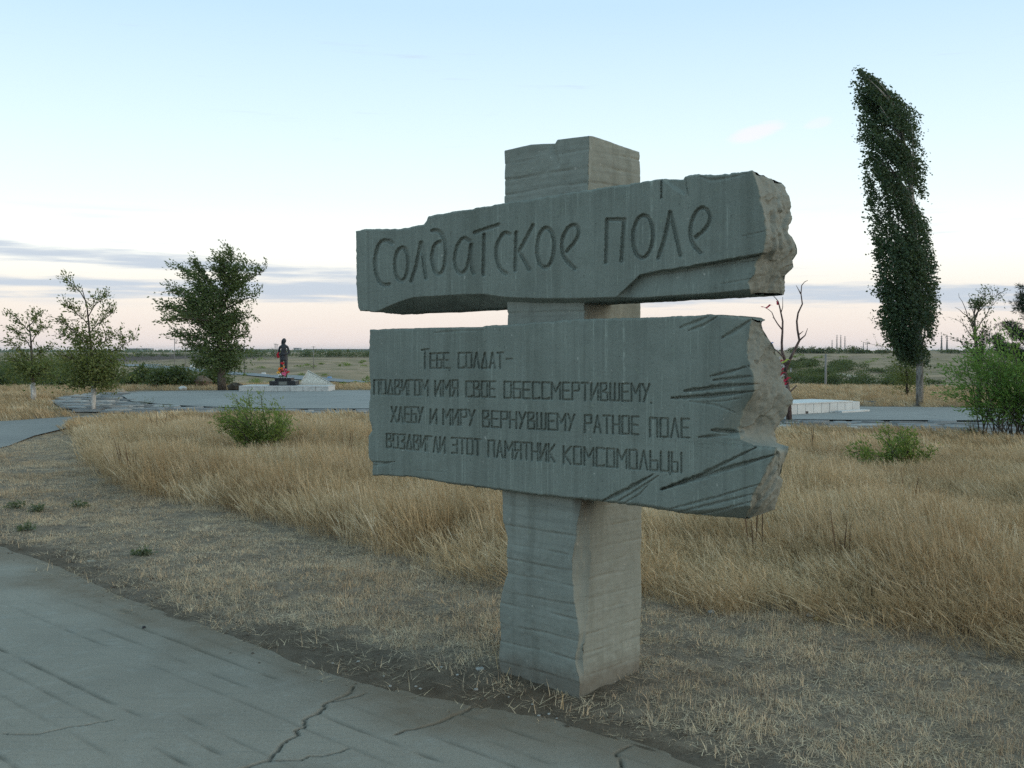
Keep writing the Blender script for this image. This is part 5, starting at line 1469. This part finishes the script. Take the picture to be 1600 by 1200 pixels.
# ------------------------------------------------------------------ the far side: road, track, scrub, poles, wood line, town
def strip(name, line, mat, lift=.06):
    L = [hit(x, y) for x, y, w in line]; V, F = [], []
    for i, (p, (x, y, w)) in enumerate(zip(L, line)):
        a = L[max(i - 1, 0)]; b = L[min(i + 1, len(L) - 1)]; d = Vector((b[0] - a[0], b[1] - a[1], 0)).normalized(); nrm = Vector((-d.y, d.x, 0))
        for s in (-1, -.33, .33, 1):
            q = Vector(p) + nrm * w * s; V.append((q.x, q.y, float(far_z(np.array([q.x]), np.array([q.y]))[0]) - .03 + lift))
    for i in range(len(L) - 1):
        for s in range(3): F.append((i * 4 + s, i * 4 + s + 1, (i + 1) * 4 + s + 1, (i + 1) * 4 + s))
    return tag(obj(name, mesh_np(name, V, F, True), mat), kind='structure')
def dens(l, n=6):
    out = []
    for a, b in zip(l[:-1], l[1:]):
        for k in range(n): out.append(tuple(a[i] + (b[i] - a[i]) * k / n for i in range(3)))
    return out + [l[-1]]
strip('far_road', dens([(200, 570, 4.5), (245, 573, 4.2), (300, 579, 4), (385, 585.5, 3.4), (450, 590, 3), (520, 595, 3), (575, 598.5, 3)]), flat('far_asphalt', (.19, .20, .205), .15, .3), .12)
strip('dirt_track', dens([(1290, 581, 1.3), (1320, 586, 1.3), (1345, 592, 1.3), (1372, 598, 1.2)]), flat('pale_track_soil', (.34, .28, .2), .2, .5), .10)

def scrub_mass(name, items, leafm, seed, label, cat='scrub'):
    p = Plant(seed); rs = p.rs
    for (px, py, wpx, hpx, k) in items:
        c = hit(px, py); D = c[1]; s_ = D / FPX; w = wpx * s_; h = hpx * s_
        ls = max(.14, 2.1 * s_)
        for _ in range(int(k)):
            u = rs.gauss(0, .42); v = rs.gauss(0, .42); z = rs.random() ** .8 * h * (1 - min(1, u * u) * .6) * rs.uniform(.7, 1.1)
            p.leaf(Vector((c[0] + u * w * .5 * 1.3, c[1] + v * w * .5, c[2] + z)), Vector((-.5, 0, .5)), ls, .7)
    A = np.array([[tuple(v) for v in l] for l in p.L]).reshape(-1, 3)
    o = obj(name, mesh_np(name, A, np.arange(len(A)).reshape(-1, 4)), leafm); tag(o, label, cat, kind='stuff')
rs = random.Random(77)
it = []
for k in range(60): it.append((rs.uniform(-40, 345), rs.uniform(600, 608), rs.uniform(28, 50), rs.uniform(18, 36), 640))
for k in range(22): it.append((rs.uniform(-40, 120), rs.uniform(592, 603), rs.uniform(30, 50), rs.uniform(28, 44), 620))
scrub_mass('valley_scrub', it, LF_SCR, 71, 'mass of dark green scrub in the hollow beyond the plaza on the left')
it = []
for k in range(34): it.append((rs.uniform(1285, 1430), rs.uniform(600, 606), rs.uniform(20, 36), rs.uniform(12, 22), 420))
for k in range(30): it.append((rs.uniform(1225, 1330), rs.uniform(568, 580), rs.uniform(18, 30), rs.uniform(6, 11), 260))
for k in range(16): it.append((rs.uniform(1300, 1440), rs.uniform(574, 590), rs.uniform(18, 30), rs.uniform(5, 9), 220))
for k in range(24): it.append((rs.uniform(1225, 1300), rs.uniform(584, 604), rs.uniform(18, 30), rs.uniform(9, 16), 300))
for k in range(12): it.append((rs.uniform(1440, 1700), rs.uniform(588, 604), rs.uniform(22, 34), rs.uniform(6, 14), 260))
scrub_mass('slope_scrub', it, LF_SCR, 72, 'rows of green scrub on the slope beyond the plaza on the right')
it = []
for k in range(60): it.append((rs.uniform(370, 620), rs.uniform(556, 559), rs.uniform(10, 22), rs.uniform(6, 12), 90))
for k in range(22): it.append((rs.uniform(180, 370), rs.uniform(556, 558), rs.uniform(8, 18), rs.uniform(3, 7), 60))
scrub_mass('roadside_wood', it, LF_SCR, 73, 'long low belt of trees under the horizon on the left')
it = []
for k in range(46): it.append((rs.uniform(1220, 1350), rs.uniform(551.5, 552.5), rs.uniform(8, 16), rs.uniform(6, 12), 80))
for k in range(20): it.append((rs.uniform(1340, 1400), rs.uniform(551.5, 552.5), rs.uniform(6, 12), rs.uniform(2, 6), 50))
for k in range(30): it.append((rs.uniform(1440, 1640), rs.uniform(551.5, 552.5), rs.uniform(8, 16), rs.uniform(3, 7), 60))
scrub_mass('ridge_wood', it, LF_SCR, 74, 'dark line of trees along the ridge on the right')
it = [(rs.uniform(380, 640), rs.uniform(563, 590), rs.uniform(5, 16), rs.uniform(1.5, 5), 50) for _ in range(26)] + [(rs.uniform(1240, 1640), rs.uniform(556, 575), rs.uniform(5, 14), rs.uniform(1.5, 4), 40) for _ in range(22)] + [(rs.uniform(380, 600), rs.uniform(600, 604), rs.uniform(10, 20), rs.uniform(2, 6), 60) for _ in range(22)] + [(500, 601, 14, 9, 80), (575, 601, 18, 14, 200), (400, 600, 22, 9, 200), (428, 600, 18, 6, 150)]
scrub_mass('low_scrub', it, LF_BSH, 75, 'sparse low yellow green scrub dotted behind the plaza and over the far fields')

def pole(px, ytop, ybase, D, label, arms=1, r=.08, name='utility_pole', grp=None):
    b = atp(px, ybase, D); b.z = float(far_z(np.array([b.x]), np.array([b.y]))[0]) - .1; tp = atp(px, ytop, D).z
    o = empty(name, b, label, 'pole', grp); m = M_POLE; h = tp - b.z
    a = MB(); a.tube([(0, 0, 0), (0, 0, h)], [r, r * .7], 8); a.build('post', m, o, True)
    for k in range(arms):
        a = MB(); a.box((0, 0, h * (.97 - .07 * k)), (h * .16, r, r * .9)); a.build('crossarm', m, o)
        for s in (-1, 1):
            a = MB(); a.tube([(s * h * .07, 0, h * (.97 - .07 * k) + r * .3), (s * h * .07, 0, h * (.97 - .07 * k) + r * 1.6)], r * .35, 6); a.build('insulator', m, o)
M_POLE = flat('weathered_pole', (.20, .19, .18), .2, 3)
pole(273, 529, 571, 190, 'taller concrete utility pole left of the big tree', 1)
pole(289.5, 529, 566, 205, 'second utility pole, partly behind the left edge of the big tree', 1)
pole(490, 541, 566, 230, 'utility pole standing right of the statue above the stone triangle', 1)
pole(430, 537, 557, 300, 'left one of two slender poles on the horizon beside the statue head', 1, .13)
pole(433, 538, 557, 300, 'right one of two slender poles on the horizon beside the statue head', 1, .13)
pole(1290, 553, 606, 82, 'grey wooden pole without wires on the slope beyond the low wall', 0, .11)
pole(1546, 520, 560, 210, 'utility pole between the half dead tree and the pine', 1, .12)
pole(382, 540, 575, 170, 'thin pole just right of the big tree', 1, .10)
def pylon(px, ytop, D, label):
    b = atp(px, 552, D); b.z = float(far_z(np.array([b.x]), np.array([b.y]))[0]) - .3; h = atp(px, ytop, D).z - b.z
    o = empty('power_pylon', b, label, 'pylon', 'power line pylons on the right horizon')
    w = h * .04; a = MB()
    for sx, sy in ((-1, -1), (1, -1), (1, 1), (-1, 1)): a.tube([(sx * w, sy * w, 0), (sx * w * .15, sy * w * .15, h)], [.13, .08], 3)
    for k in range(7):
        f0, f1 = k / 7, (k + 1) / 7; w0, w1 = w * (1 - .85 * f0), w * (1 - .85 * f1)
        for sy in (-1, 1): a.tube([(-w0, sy * w0, h * f0), (w1, sy * w1, h * f1)], .04, 3); a.tube([(w0, sy * w0, h * f0), (-w1, sy * w1, h * f1)], .04, 3)
    a.build('lattice', M_POLE, o)
    for f in (.72, .84, .95):
        a = MB(); a.box((0, 0, h * f), (h * .14, .12, .12)); a.build('crossarm', M_POLE, o)
for x, y, t_ in [(1300, 531, 'leftmost'), (1307.5, 523, 'second from left'), (1313.5, 523, 'third from left'), (1320, 525, 'rightmost')]:
    pylon(x, y, 900, f'lattice pylon on the ridge between dead tree and poplar, {t_} of four')
for x, t_ in [(1471, 'left'), (1479.5, 'right')]:
    pylon(x, 524, 420, f'{t_} one of the pair of pylons just right of the poplar trunk')
for x, t_ in [(1349, 'left'), (1355, 'right')]:
    pylon(x, 534, 900, f'{t_} one of two faint pylons behind the thin tree beside the poplar')

M_WALLB = flat('far_wall_pale', (.40, .42, .44), .08, .01); M_WALLG = flat('far_wall_green', (.20, .27, .28), .1, .01); M_ROOF = flat('far_roof', (.18, .19, .20), .1, .01); M_WIN = flat('far_window', (.06, .08, .10), .1, .01, .3)
def building(x0, x1, yt, D, wall, label, storeys=1, name='factory_building'):
    a = atp(x0, 548, D); b = atp(x1, 548, D); zt = atp(x0, yt, D).z; w = b.x - a.x; zb = float(far_z(np.array([(a.x + b.x) / 2]), np.array([D]))[0]) - .5
    o = empty(name, ((a.x + b.x) / 2, D, zb), label, 'building'); h = zt - zb
    m = MB(); m.box((0, 0, h / 2), (w, 30, h)); m.build('wall', wall, o)
    m = MB(); m.box((0, 0, h + .5), (w + 1.5, 32, 1.0)); m.build('roof', M_ROOF, o)
    n = max(2, int(w / 16)); me = None
    mw = MB(); mw.box((0, 0, 0), (w / n * .62, .4, h / storeys * .42)); me = mw.mesh('window')
    for s in range(storeys):
        for k in range(n): obj('window', me, M_WIN, o, (-w / 2 + w / n * (k + .5), -15.1, h * (s + .55) / storeys))
building(200, 236, 545, 2300, M_WALLB, 'long pale building on the horizon left of the big tree', 2)
building(382, 428, 546.2, 2300, M_WALLB, 'long grey factory on the horizon between big tree and statue')
building(461, 469, 544.2, 2500, M_WALLB, 'small pale block on the horizon right of the statue', 3, 'tower_block')
building(477, 600, 546.0, 2400, M_WALLG, 'very long green grey hall on the horizon left of the slabs')
building(20, 48, 546, 2500, M_WALLB, 'low pale building on the horizon behind the far left tree', 1)
it = []
P_ = Plant(88)
for k in range(170):
    px = P_.rs.choice((P_.rs.uniform(-60, 620), P_.rs.uniform(-60, 620), P_.rs.uniform(1200, 1700))); D = P_.rs.uniform(1500, 2200); c = atp(px, 549.2, D); w = P_.rs.uniform(15, 40); h = P_.rs.uniform(2, 4.5)
    for q in range(45):
        u = P_.rs.gauss(0, .5)
        P_.leaf(Vector((c.x + u * w, c.y + P_.rs.uniform(-20, 20), -1.2 + P_.rs.random() * h)), Vector((1, 0, .2)), 3.4, .7)
A = np.array([[tuple(v) for v in l] for l in P_.L]).reshape(-1, 3)
tag(obj('horizon_wood', mesh_np('horizon_wood', A, np.arange(len(A)).reshape(-1, 4)), LF_SCR), 'distant blue green woods along the horizon', 'woods', kind='stuff')

# a few small things on the far ground
def farthing(px, py, name, label, cat, dims, mat):
    c = hit(px, py); o = empty(name, tuple(c), label, cat); m = MB(); w, d, h = dims
    m.box((0, 0, h / 2), (w, d, h)); m.box((0, 0, h + .03), (w * .86, d * .86, .06)); m.build('block', mat, o)
farthing(515, 592, 'blue_block', 'small light blue block at the side of the far asphalt road', 'block', (.60, .5, .28), flat('light_blue_paint', (.20, .34, .55), .15, 5))
farthing(301, 575, 'white_post', 'tiny white marker on the far verge left of the big tree trunk', 'marker', (.9, .5, .8), flat('white_marker', (.7, .7, .68), .1))
farthing(412, 585, 'white_debris', 'small white lump by the far road, left of the statue legs', 'debris', (.8, .5, .3), flat('white_lump', (.65, .66, .66), .1))
rock(286, 608.5, .16, 'white boulder at the rear left corner of the plaza', 8, flat('white_boulder', (.6, .6, .58), .15, 3))
rock(188, 614, .18, 'sandy boulder at the rear edge of the flagstones', 9, flat('sandy_boulder', (.34, .27, .19), .2, 3))
rock(318, 606, .42, 'brown earth mound left of the big tree trunk', 10, flat('brown_earth', (.15, .11, .075), .3, 2), flatn=.8)
rock(368, 609, .38, 'dark earth heap right of the big tree trunk', 12, flat('dark_earth', (.09, .075, .055), .3, 2), flatn=.5)

# ------------------------------------------------------------------ air
hb = MB(); hb.box((0, 0, 6), (19000, 19000, 32))
hm = bpy.data.materials.new('haze'); hm.use_nodes = True
hn = NT(hm.node_tree)
for nd in list(hn.n): hn.n.remove(nd)
hn.l.new(hn.new('ShaderNodeVolumePrincipled', {'Color': (.80, .88, .95, 1), 'Density': .00007}).outputs[0], hn.new('ShaderNodeOutputMaterial').inputs[1])
tag(hb.build('haze', hm), 'thin evening haze over the far fields', 'haze', kind='stuff')
